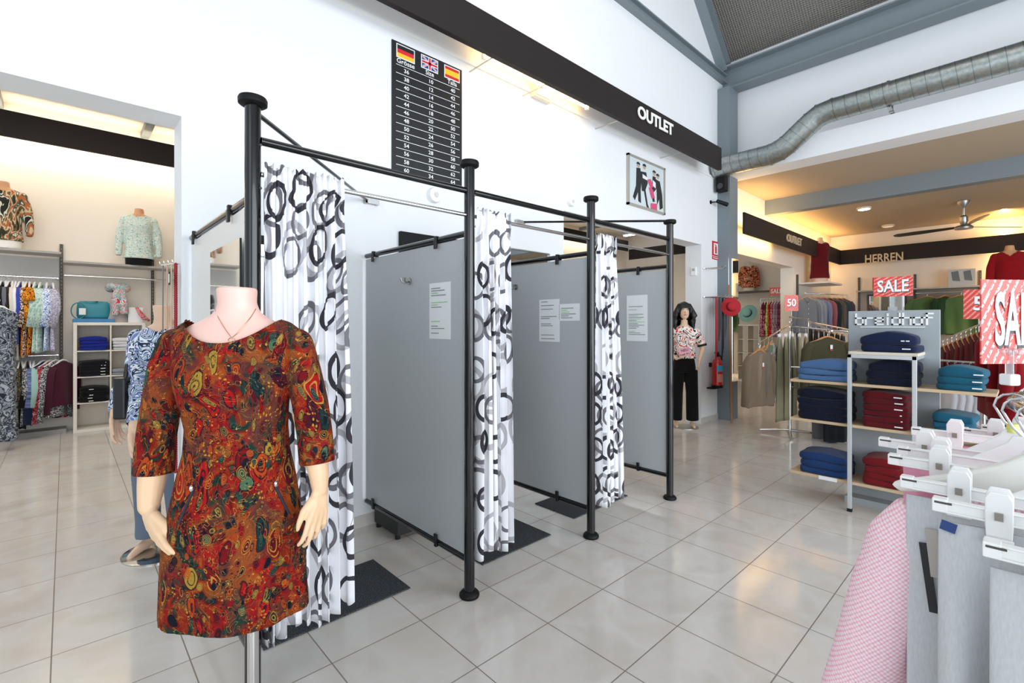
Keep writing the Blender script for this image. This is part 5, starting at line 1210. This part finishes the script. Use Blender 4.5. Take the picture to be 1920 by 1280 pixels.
# far wall fittings
XR = 13.6
def fup(px, z0, z1, lb, X=XF - .02):
    p = on_x(px, 560, X); upright(X, p.y, z0, z1, lb, 'x')
ys = on_x(1605, 540, XF).y
for px, lb in ((1611, 'dark upright left of the small wall mirror'), (1716, 'dark upright left of the green jackets'), (1838, 'dark upright behind the large SALE card')): fup(px, .2, 2.62, lb)
za = on_x(1700, 541, 13.7).z
o = MB().bb((XF - .36, -2.5, za - .03), (XF - .01, on_x(1606, 540, 13.7).y, za)).build('wall_shelf', mat('shelf_steel_grey', 'b9b6b0', .4)); tag(o, 'long grey shelf on the far wall under the word HERREN', 'shelf')
o = MB().bb((XF - .01, -2.5, .1), (XF, on_x(1606, 540, 13.7).y, za - .03)).build('wall_panel', mat('panel_grey_far', 'a39c94', .6)); tag(o, 'grey wall panel under the long far shelf', 'panel')
zr = on_x(1740, 549, XR).z
rail((XR, -2.4, zr), (XR, on_x(1718, 549, XR).y, zr), 'chrome rail holding green jackets on the far wall', .014, chrome, brk=(XF - XR - .02, 0, 0))
grj = fab('56754a')
for px, nm in ((1738, 'green bomber jacket with a hanging tag, left of two'), (1802, 'green bomber jacket, right of two, beside the large SALE card')):
    y = on_x(px, 552, XR - .04).y; hang('jacket', nm, 'jacket', 'green jackets', (XR - .0, y, zr + .014), -PI / 2, 'jacket', grj, .58, .88, .12, 240 + px, .62, 'wood')
y = on_x(1772, 552, XR).y; hang('jacket', 'dark green jacket half hidden between the two green bomber jackets', 'jacket', 'green jackets', (XR, y, zr + .014), -PI / 2 + .9, 'jacket', fab('23402c'), .5, .9, .1, 250, .6, 'wood')
for i, px in enumerate((1868, 1890, 1912)):
    y = on_x(px, 552, XR).y; hang('jacket', ['dark grey', 'black', 'charcoal'][i] + ' jacket on the far rail behind the large SALE card', 'jacket', 'dark jackets on the far rail', (XR, y, zr + .014), -PI / 2 + .8, 'jacket', fab(['34363a', '17181a', '2a2c2e'][i]), .5, .9, .1, 255 + i, .6, 'wood')
a, b = on_x(1626, 552, XF - .05), on_x(1700, 620, XF - .05)
wm = thing('wall_mirror', 'small framed mirror on the far wall left of the green jackets', 'mirror', (XF - .03, (a.y + b.y) / 2, b.z))
MB().bb((XF - .035, b.y, b.z), (XF - .012, a.y, a.z)).build('frame', up, wm); MB().bb((XF - .04, b.y + .04, b.z + .04), (XF - .034, a.y - .04, a.z - .04)).build('mirror_glass', silver_mirror, wm)
a, b = on_x(1778, 506, XR), on_x(1829, 531, XR)
pp_ = thing('photo_print', 'pale landscape photo print leaning on the far shelf', 'picture', (XR, (a.y + b.y) / 2, za))
MB().bb((XR, b.y, za), (XR + .01, a.y, a.z)).build('print', mat('print_pale', 'bfc4c6', .5), pp_)
mb = MB()
for u in (.3, .75):
    yy = a.y + (b.y - a.y) * u; mb.prism([(XR - .002, yy + .06, za + .12), (XR - .002, yy - .06, za + .10), (XR - .002, yy - .03, za + .32), (XR - .002, yy + .08, za + .30)], (.001, 0, 0))
mb.build('figures', mat('print_figure', '6f7880', .6), pp_)
o = MB().bb((XR, on_x(1644, 530, XR).y, za), (XR + .01, on_x(1636, 530, XR).y, za + .28)).build('card', mat('card_red', 'b01f2a', .5)); tag(o, 'red card on the far shelf left of the SALE sign', 'card')
# busts in the men's department
q = on_x(1538, 540, 13.2); zsh = on_y(1530, 533, 2.75).z
o = MB().bb((12.3, 2.55, 2.28), (13.3, YW, 2.31)).build('wall_shelf', mat('shelf_white', 'd8d4ce', .4)); 
shp = o; tag(o, 'white corner shelf under the maroon polo bust', 'shelf')
pb_ = at_d(1537, 531, 10.3); dlt = pb_ - Vector((12.8, 2.9, 2.30)); shp.location = Vector((pb_.x, pb_.y + .1, pb_.z - .03)); shp.location.z = pb_.z - .035
bust(pb_, -PI / 2 - .9, .98, fab('5c1019'), mat('bust_skin_pale', 'cdb09a', .5), 'pale bust form on the white corner shelf in the men\'s department', gname='polo_shirt', sleeve_l=.30, glabel='maroon polo shirt on the corner shelf bust', gcat='shirt', voxel=.016, sc_=1.05, arms=False)
pb_ = at_d(1893, 556, 7.6); 
bust((pb_.x, pb_.y, pb_.z - .05), PI + .1, .86, fab('8e0f16'), tan_skin, 'tan bust form high up behind the large SALE card', gname='v_neck_sweater', sleeve_l=.6, glabel='bright red v neck sweater on the high bust at the right edge', gcat='sweater', voxel=.011, vneck=True, sc_=1.0)
o = MB().box((pb_.x, pb_.y, pb_.z - .065), (.4, .7, .03), rz=0).build('wall_shelf', shm); tag(o, 'grey shelf under the red sweater bust', 'shelf')
upx = Vector((pb_.x + .15, pb_.y - .1, 0)); o = MB().bb((upx.x - .02, upx.y - .02, 0), (upx.x + .02, upx.y + .02, pb_.z - .08)).build('shelf_post', up); tag(o, 'dark post carrying the red sweater bust shelf', 'post')
# shirt row by the side wall
s0 = at_d(1510, 549, 9.6); s1 = at_d(1590, 553, 11.8)
rail(s0, s1, 'white tipped rail carrying the row of grey shirts', .014, chrome)
o = MB().bb((s1.x - .03, s1.y - .03, 0), (s1.x + .03, s1.y + .03, s1.z + .1)).build('rail_post', up); tag(o, 'dark post at the back end of the grey shirt row', 'post')
o = upright(on_y(1495, 560, YW - .02).x, YW - .02, .2, 2.55, 'dark upright on the side wall beside the white jamb')
cols = [('75777d', 'grey button shirt in front, its collar open'), ('8a8c96', 'pale grey shirt second in the row'), ('7a7f9a', 'grey blue shirt third in the row'), ('9a5a62', 'dusty pink shirt in the row'), ('2c3538', 'dark slate shirt in the row'), ('6a6258', 'brown grey shirt in the row'), ('3e4e5a', 'petrol shirt in the row'), ('5a4a58', 'plum grey shirt at the back of the row')]
for i, (c, nm) in enumerate(cols):
    f = .02 + .12 * i; p = s0 * (1 - f) + s1 * f
    th = hang('shirt', nm, 'shirt', 'shirts on the side wall rail', p, AR + .1, 'shirt', fab(c), .46, .80, .10, 260 + i, .6, 'wood')
    if i == 0:
        for z in (-.22, -.32, -.42, -.52): MB().ball((0, -.062, z), .008, n=8, m=5).build('button', whitep, th, True, keep=True)
        MB().path([(-.05, -.01, -.10), (-.035, -.05, -.16), (0, -.06, -.19), (.035, -.05, -.16), (.05, -.01, -.10)], .012, 8, flat=.5).build('collar', fab(c), th, True, keep=True)
# right rear rack: sloping arm with maroon shirts, low rail with white ones
r2 = thing('clothes_rack', 'chrome rack behind the grey display with dark red shirts and a low rail', 'rack', at_d(1850, 900, 6.2)); r2.location.z = 0
ra, rb = at_d(1766, 638, 6.7), at_d(1858, 600, 5.7)
MB().tube(ra, rb, .012).build('arm', chrome, r2, True)
la, lb_ = at_d(1758, 675, 5.9), at_d(1866, 682, 5.5)
MB().tube(la, lb_, .013).build('lower_rail', steel, r2, True)
for p in (Vector((rb.x, rb.y, 0)),): MB().tube(p, rb, .016).build('post', chrome, r2, True); MB().lathe([(.25, 0), (.25, .012), (.03, .02)], p, 30).build('base', steel, r2, True)
MB().tube(lb_, Vector((rb.x, rb.y, lb_.z)), .012).build('connector', chrome, r2, True)
MB().tube(Vector((la.x, la.y, 0)), la, .012).build('post', chrome, r2, True)
dr_ = fab('4c0e14'); dr2 = fab('5e1018')
ords = ['first', 'second', 'third', 'fourth', 'fifth', 'sixth', 'seventh', 'eighth', 'ninth', 'tenth']
for i in range(10):
    f = .03 + .1 * i; p = ra * (1 - f) + rb * f; hang('shirt', 'dark red shirt on a wooden hanger, %s from the left behind the display' % ords[i], 'shirt', 'dark red shirts on the sloping arm', p, AR + 1.0, 'vest', (dr_, dr2)[i % 2], .40, .74, .07, 280 + i, .5, 'wood')
whf = fab('dcdde4')
for i, px in enumerate((1779, 1793, 1807, 1821, 1836, 1859)):
    f = (px - 1758) / 108; p = la * (1 - f) + lb_ * f; hang('shirt', 'white shirt on a wooden hanger, %s from the left on the low rail' % ords[i], 'shirt', 'white shirts on the low rail', p, AR + 1.15, 'shirt', whf, .36, .72, .07, 300 + i, .45, 'wood')
bigr = fab('7a0a12')
for i, (px, d_) in enumerate(((1872, 4.9), (1898, 4.6), (1922, 4.3))):
    p = at_d(px, 600, d_); hang('jacket', ['red jacket nearest the white shirts', 'red jacket behind the chrome hanger hooks', 'red jacket at the right edge of the photo'][i], 'jacket', 'red jackets behind the front rack', p, AR + .35, 'jacket', bigr, .50, .95, .14, 310 + i, .6, 'wood')
pr0, pr1 = at_d(1845, 599, 5.0), at_d(1945, 599, 4.2)
rail(pr0, pr1, 'chrome rail above the red jackets at the right edge', .013, chrome)
for p in (pr0, pr1): o = MB().tube(Vector((p.x, p.y, 0)), p, .014).build('rail_post', chrome, smooth=True); tag(o, 'chrome post carrying the rail of red jackets, %s one' % ('left' if p is pr0 else 'right'), 'post')
# through the far opening
o_ = on_x(1381, 650, 13.2); cube_unit(13.2, on_x(1379, 650, 13.2).y, .62, 1.50, .38, 2, 4, 'white cube shelf seen through the far opening', 'x')
za2 = on_x(1430, 545, 13.7).z
o = MB().bb((XF - .4, YW + .3, za2 - .03), (XF, 6.2, za2)).build('wall_shelf', up); tag(o, 'dark shelf seen through the far opening', 'shelf')
yj = on_x(1404, 520, 13.7).y
bust((XF - .25, yj, za2), PI + .35, .80, blotch('rust_floral', ['7a1c14', 'c8562a', 'e8c09a', '3a1a14', 'b8382a', 'd8a060'], 10, 1.2), mat('bust_white', 'e4d8c8', .6), 'white bust form seen through the far opening', gname='jacket', sleeve_l=.50, glabel='short rust and red flower print jacket on the bust in the far opening', gcat='jacket', voxel=.016)
hat = lambda nm, c, lb, p, n, s_: None
def sunhat(loc, nrm, col, label, band, s_=1):
    th = thing('sun_hat', label, 'hat', loc); z = Vector(nrm).normalized(); x = z.cross(UP).normalized(); y = z.cross(x); M_ = Matrix((x, y, z)).transposed().to_4x4()
    o = MB().lathe([(.02, .105), (.06, .10), (.085, .08), (.092, .02), (.10, .005), (.19, -.012), (.195, -.018), (.19, -.02), (.09, -.004)], n=36).build('straw', mat('straw_' + col, col, .8, bump=.3, bscale=90), th, True, keep=True); o.data.transform(M_ @ Matrix.Scale(s_, 4))
    o = MB().lathe([(.093, .012), (.096, .013), (.094, .038), (.091, .037)], n=32).build('band', blkm if band is None else band, th, True, keep=True); o.data.transform(M_ @ Matrix.Scale(s_, 4))
p = on_x(1402, 587, 13.35); sunhat(p, (-1, .1, .35), '8fc4bb', 'mint straw sun hat with a black band on the far cube shelf', None, 1.25)
q = on_x(1380, 592, 13.3); hb2 = thing('handbag', 'patterned handbag beside the mint sun hat', 'bag', (13.35, q.y + .12, 1.50)); MB().box((13.35, q.y + .12, 1.60), (.12, .34, .20)).build('body', blotch('bag_print', ['7a5a6a', 'c8b8c4', '5a6a8a', 'a88a98'], 20), hb2, bevel=.02); MB().path([(13.33, q.y + .12 + .11 * math.cos(a), 1.68 + .16 * math.sin(a)) for a in [PI * k / 12 for k in range(13)]], .008).build('handle', _m['black_leather'], hb2, True)
zrl = on_x(1448, 560, 12.9).z
sc_names = ['pink and wine', 'wine striped', 'yellow green', 'red', 'rose print', 'grey pink', 'mauve print', 'burgundy print']
rail((12.75, on_x(1426, 560, 12.75).y, zrl), (12.75, on_x(1480, 560, 12.75).y, zrl), 'chrome rail of scarves seen through the far opening', .012, chrome)
for px_ in (1426, 1480): y = on_x(px_, 560, 12.75).y; tag(MB().tube((12.75, y, 0), (12.75, y, zrl), .012).build('rail_post', chrome, smooth=True), 'chrome post of the scarf rail, %s end' % ('left' if px_ == 1426 else 'right'), 'post')
for i in range(8):
    px = 1430 + i * 5.2; y = on_x(px, 600, 12.75).y
    m = blotch('scarf_row_%d' % i, [['8a2a44', 'd8a0b0', '5a1a2c'], ['5a1a2c', '9a4a5a', 'c8909a'], ['b8c04a', 'e4e0a0', '8a9a3a'], ['b81c24', 'd84a44', '8a1018'], ['b85a78', 'e8c4cc', '8a3a54'], ['a89098', 'c8b4b8', '7a5a68'], ['8a6a8a', 'c0a4b8', '5a3a54'], ['6a1a34', 'a85a68', '3a0c1c']][i], 18)
    th = hang('scarf', '%s scarf hanging in the room behind the far opening' % sc_names[i], 'scarf', 'scarves seen through the far opening', (12.75, y, zrl + .012), random.uniform(-.2, .2), 'vest', m, .30, .95, .07, 330 + i)
# through the middle doorway: fluorescent lamp, shelf
p = at_d(1203, 459, 11.5); fl_ = thing('fluorescent_lamp', 'white fluorescent lamp on the ceiling seen above the fitting rooms', 'light', (p.x, p.y, 4.25))
dz = 4.3; dd = 900 * (4.3 - CH) / (HY - 459); p = at_d(1203, 459, min(dd, 15)); p.z = 4.38
MB().box((p.x, p.y, 4.40), (.18, 1.3, .06)).build('housing', whitep, fl_); MB().box((p.x, p.y, 4.355), (.13, 1.26, .03)).build('diffuser', mat('lamp_cool', 'f4f8ff', .4, emit=6), fl_)
# wall hooks with scarves and red hat by the column
xh = 7.2
hk_ = thing('hook_rail', 'chrome wall hooks beside the grey column, two tiers', 'hook', (7.15, YW, 1.95))
for z, n_ in ((2.33, 2), (1.90, 4)):
    for k in range(n_):
        x = 7.05 + k * .11; MB().lathe([(.025, 0), (.025, .01)], (x, YW - .01, z), 12).build('rose', chrome, hk_, True).data.transform(Matrix.Identity(4)); MB().path([(x, YW, z), (x, YW - .28, z - .0), (x, YW - .30, z + .03)], .008, 8).build('hook', chrome, hk_, True)
for i, (c, nm, z0, wd_) in enumerate((('a81c28', 'red braided belts hanging from the wall hooks beside the extinguisher', .95, .05), ('3a3432', 'dark brown belts beside the red braided ones', 1.25, .045), ('1c1d20', 'black belts hanging nearest the grey column', 1.0, .05), ('4a4440', 'grey brown thin belts on the wall hooks', 1.3, .03))):
    x = 7.05 + i * .11; mb = MB()
    for j in range(3): mb.path([(x + .012 * (j - 1), YW - .20, 1.905), (x + .022 * (j - 1), YW - .205, 1.5), (x + .018 * (j - 1), YW - .2, z0 + .06 * j)], wd_ / 5, 8)
    o = mb.build('belt_bundle', mat('belt2_' + c, c, .5), smooth=True); tag(o, nm, 'belts', 'belts on the wall hooks')
p = at_d(1371, 575, 7.15); sunhat(p, (-.8, -.6, .1), 'b3202a', 'red sun hat hanging on the hooks in front of the grey column', mat('hat_dark_band', '5a1018', .6), .72)
# framed mirror strip on the column side and leaning wooden pole
cmn = thing('column_mirror', 'tall narrow mirror on the side of the grey steel column', 'mirror', (XH + .15, 3.14, 1.0))
MB().bb((XH + .03, 3.125, .60), (XH + .27, 3.146, 2.52)).build('frame', chrome, cmn); MB().bb((XH + .045, 3.12, .62), (XH + .255, 3.126, 2.50)).build('mirror_glass', silver_mirror, cmn)
a = on_z(1351, 783, 0); a = at_d(1352, 782, 7.35); a.z = .0
pole = thing('reach_pole', 'wooden hook pole leaning against the grey column', 'pole', (7.30, 3.0, 0))
MB().tube((7.36, 3.04, 0.0), (7.44, 3.12, 2.10), .013).build('shaft', mat('pole_wood', 'a8703c', .5), pole, True); MB().path([(7.44, 3.12, 2.10), (7.445, 3.125, 2.5), (7.43, 3.10, 2.56), (7.41, 3.09, 2.53)], .004).build('hook', chrome, pole, True)
# ============================================================ FOREGROUND RACK
ZB = 1.215; RZ = ZB + .115
rl = [(1.80, -.16), (1.72, -.10), (1.60, -.03), (1.5, .015), (1.36, .02), (1.22, -.006), (1.09, -.047), (.99, -.09), (.9, -.15), (.80, -.23), (.7, -.34)]
fr = thing('clothes_rack', 'chrome rack in the right foreground carrying white clip hangers', 'rack', (1.6, -.5, 0))
MB().path([(x, y, RZ - .004) for x, y in rl], .011, 12).build('rail', chrome, fr, True)
for q in (rl[0], rl[-1]): MB().tube((q[0], q[1], .0), (q[0], q[1], RZ), .014).build('post', chrome, fr, True)
def rail_xy(X):
    for (xa, ya_), (xb, yb2) in zip(rl, rl[1:]):
        if xb <= X <= xa: f = (X - xb) / (xa - xb); return yb2 + (ya_ - yb2) * f
    return rl[-1][1]
def clip_hanger(X, w_, z, label, rz=0):
    """white plastic clip hanger; long axis along Y"""
    y = rail_xy(X); th = thing('clip_hanger', label, 'hanger', (X, y, z), 'white clip hangers on the front rack')
    th.rotation_euler.z = rz; hw = w_ / 2
    mb = MB().box((0, 0, 0), (.010, w_, .014)).box((0, 0, -.008), (.018, w_, .003)).box((0, 0, .008), (.016, w_, .003))
    for s_ in (-1, 1):
        mb.box((0, s_ * (hw - .008), .001), (.020, .018, .020))
    for s_ in ():
        mb.path([(0, s_ * (hw - .002), .002), (0, s_ * (hw + .008), .002), (0, s_ * (hw + .010), .006), (0, s_ * (hw + .003), .009)], .003, 8)
    bar_ = mb.build('bar', whitep, th, keep=True, bevel=.002)
    for s_ in (-1, 1): MB().box((-.0102, s_ * (hw - .012), .006), (.001, .020, .003)).build('slot', mat('slot_dark', '4a4642', .6), bar_, keep=True)
    pr = [(-.075, 0, .004), (-.05, 0, .022), (-.02, 0, .045), (-.012, 0, .06), (.012, 0, .06), (.02, 0, .045), (.05, 0, .022), (.075, 0, .004)]
    MB().prism([(-.004, a, c) for a, b, c in pr], (.008, 0, 0)).build('shoulder', whitep, th, keep=True, bevel=.002)
    hk = [(0, 0, .055), (0, 0, RZ - z - .055), (0, .012, RZ - z - .04)] + [(0, .026 * math.cos(a), RZ - z - .010 + .026 * math.sin(a)) for a in [math.radians(d) for d in (0, 30, 60, 90, 120, 150, 180)]]
    MB().path(hk, .0022, 8).build('hook', chrome, th, True, keep=True)
    for s_ in (-1, 1):
        yy = s_ * hw * .62; c = None
        for side in (-1, 1):
            prf = [(-.013, -.038), (.013, -.038), (.0145, -.01), (.0145, .028), (.010, .038), (-.010, .038), (-.0145, .028), (-.0145, -.01)]
            tilt = side * .008
            pts_ = [(side * .0065 + tilt * (zz + .038) / .076 + 0, yy + a, zz) for a, zz in prf]
            o = MB().prism(pts_, (side * .0045, 0, 0)).build('clip', whitep, th, keep=True, bevel=.0015)
            if c is None: c = o
        MB().box((-.0185, yy, .004), (.002, .009, .011)).build('clip_spring', mat('spring_grey', '8c857c', .5), c, keep=True)
        MB().box((-.0185, yy, -.032), (.006, .030, .010)).build('clip_jaw', whitep, c, keep=True, bevel=.001)
    return th
def hung_panel(X, y, w_, L, th_, m, seed, z0, pleats=3, flare=.02, kind='trousers'):
    """trousers or skirt clamped at the waist, long axis along Y"""
    rnd = random.Random(seed); n = 56; R_ = []; ph = rnd.uniform(0, 6); rows = 30
    for j in range(rows + 1):
        f = j / rows; z = z0 - L * f; hw = w_ / 2 * (1 + flare * f); amp = .004 + .026 * min(1, f * 3); ring = []
        for k in range(n):
            a = 2 * PI * k / n; yy = hw * math.copysign(abs(math.cos(a)) ** .9, math.cos(a)); xx = (th_ * (.35 + .65 * min(1, f * 4))) * math.copysign(abs(math.sin(a)) ** .7, math.sin(a)) / 2
            xx += amp * math.sin(yy / w_ * PI * pleats + ph + .6 * f) + amp * .35 * math.sin(yy / w_ * PI * pleats * 2.3 + ph * 2)
            xx += .35 * amp * math.sin(yy / w_ * PI * 7 + ph + 2 * f) * f; ring.append((X + xx, y + yy, z))
        R_.append(ring)
    return MB().loft(R_)
greyf = NT('grey_linen', .9, spec=.1); nz = greyf.noise(greyf.coord(scale=(1, 1, .25)), 350, 2); greyf.base(greyf.ramp(nz.outputs[0], [(.3, 'c6c9cb'), (.7, 'd0d2d3')])); greyf.bump(nz.outputs[0], .15, .003); GREY = greyf.m
pk_ = NT('pink_honeycomb_knit', .9, spec=.1); vo = pk_.n('TexVoronoi', feature='F1'); vo.voronoi_dimensions = '2D'; pk_.put(vo.inputs['Vector'], pk_.coord(rot=(PI / 4, PI / 2, 0))); vo.inputs['Scale'].default_value = 170; vo.inputs['Randomness'].default_value = .15
pk_.base(pk_.ramp(vo.outputs['Distance'], [(.25, 'fbe8ec'), (.62, 'f0a8ba')])); pk_.bump(vo.outputs['Distance'], -.4, .004); PKNIT = pk_.m
pinkf = fab('f0a6bf', 'pink_fabric'); whf2 = fab('f0eef0', 'white_fabric')
FG = [(1.72, .36, 'farthest on the rack'), (1.64, .34, 'second from the far end'), (1.56, .42, 'third from the far end'), (1.36, .42, 'above pink trousers, fourth from the far end'), (1.29, .36, 'above pink trousers, fifth from the far end'), (1.20, .40, 'just behind the pink knitted jacket'), (1.09, .40, 'just in front of the pink knitted jacket'), (.99, .38, 'with the blue waist label below it'), (.90, .38, 'third from the near end'), (.83, .36, 'nearest the camera, cut by the right edge')]
for i, (X, w_, nm) in enumerate(FG):
    zz = ZB - (.012 if X < 1.1 else 0) - (.02 if X < .95 else 0)
    clip_hanger(X, w_, zz, 'white plastic clip hanger ' + nm)
    y = rail_xy(X)
    if i < 6:
        o = hung_panel(X, y, w_ * .80, .86, .03, [whf2, pinkf, pinkf, pinkf, pinkf, pinkf][i], i, zz - .022, 3).build('trousers', [whf2, pinkf][i > 0], smooth='all'); tag(o, ['white trousers on the farthest clip hanger', 'pink trousers on the second hanger from the far end', 'pink trousers on the third hanger from the far end', 'pink trousers on the fourth hanger from the far end', 'pink trousers on the fifth hanger from the far end', 'pink trousers directly behind the pink knitted jacket'][i], 'trousers', 'trousers on the front rack')
    else:
        o = hung_panel(X, y, w_ * (.97 if i < 9 else .9), .98, .035, GREY, 20 + i, zz - .022, [3, 5, 3, 4][i - 6], .0).build('trousers', GREY, smooth='all')
        tag(o, ['light grey trousers next to the pink knitted jacket', 'light grey trousers with a blue waist label', 'light grey trousers nearly nearest the camera', 'light grey trousers at the bottom right corner'][i - 6], 'trousers', 'trousers on the front rack')
        if i == 7: g7 = o
        if i == 6: g6 = o
# pink knitted jacket on a broad white hanger
Xj = 1.15; yj = rail_xy(Xj)
jk = thing('knitted_jacket', 'pink honeycomb knit jacket on the front rack', 'jacket', (Xj, yj, .2))
R_ = []; rows = [(1.19, .06, .02), (1.182, .10, .03), (1.165, .15, .045), (1.13, .175, .06), (1.08, .185, .07), (1.0, .195, .08), (.85, .205, .09), (.7, .215, .095), (.5, .23, .10), (.36, .24, .10)]
for z, hw, ht in rows:
    R_.append([(Xj + ht * .55 * math.copysign(abs(math.sin(a)) ** .8, math.sin(a)) * (1 + .25 * math.sin(4 * a + z * 2)), yj + hw * math.copysign(abs(math.cos(a)) ** .9, math.cos(a)), z) for a in [2 * PI * k / 48 for k in range(48)]])
mb = MB().loft(R_)
mb.path([(Xj, yj + .155, 1.135), (Xj - .005, yj + .185, 1.08), (Xj - .01, yj + .208, .98), (Xj - .015, yj + .235, .85), (Xj - .02, yj + .27, .7), (Xj - .02, yj + .31, .45)], [.045, .055, .058, .058, .057, .055], 20)
fuse(mb, 'knit_body', PKNIT, .006, 5, jk)
jh = thing('coat_hanger', 'broad white curved plastic hanger inside the pink knitted jacket', 'hanger', (Xj + .0, yj, ZB))
pr = [(.205, -.055), (.19, -.045), (.12, -.018), (.06, .012), (.025, .040), (.012, .055), (-.012, .055), (-.025, .040), (-.06, .012), (-.12, -.018), (-.19, -.045), (-.205, -.055), (-.19, -.066), (-.10, -.045), (0, -.03), (.10, -.045), (.19, -.066)]
MB().prism([(Xj - .012, yj + a, ZB + .02 + b) for a, b in pr], (.024, 0, 0)).build('body', mat('ivory_plastic', 'efeee6', .4), jh, bevel=.006)
MB().path([(Xj, yj, ZB + .07), (Xj, yj, RZ - .05)] + [(Xj, yj + .026 * math.cos(a), RZ - .010 + .026 * math.sin(a)) for a in [math.radians(d) for d in (-30, 0, 30, 60, 90, 120, 150, 180)]], .0022, 8).build('hook', chrome, jh, True)
MB().tube((Xj, yj, ZB + .06), (Xj, yj, ZB + .078), .009).build('size_ring', mat('size_orange', 'e0522e', .5), jh, True)
y_ = rail_xy(1.36); o = MB().tube((1.36, y_, ZB + .055), (1.36, y_, ZB + .072), .009).build('size_ring', mat('size_yellow', 'dfe07a', .5), smooth=True); tag(o, 'pale yellow size ring on the hanger hook below the SALE card', 'ring')
def patch(o, px, py, w_, h_, m, label, name, rot=0):
    p, n = hit(o, px, py)
    if p is None: print('miss', label); return
    n = Vector((-1, 0, 0)); M_ = Matrix.Rotation(rot, 3, 'X'); q = MB().box(p + n * .006, (.003, w_, h_), M=M_).build(name, m); tag(q, label, 'label'); return q
q = patch(g7, 1779, 985, .018, .014, mat('label_blue_woven', '23407c', .6), 'blue woven waist label of the grey trousers', 'waist_label', .2)
q = patch(g6, 1742, 1080, .012, .115, mat('tag_black', '1a1b1f', .5), 'long black hang tag on the grey trousers beside the pink jacket', 'hang_tag', -.12)
q = patch(g6, 1752, 1035, .016, .08, mat('tag_beige', 'b8b0a8', .6), 'beige card tag beside the long black hang tag', 'hang_tag', -.1)
o = MB().box((1.115, yj + .178, 1.0), (.003, .012, .13)).build('hang_tag', paper); tag(o, 'narrow white card tag at the front edge of the pink jacket', 'label')
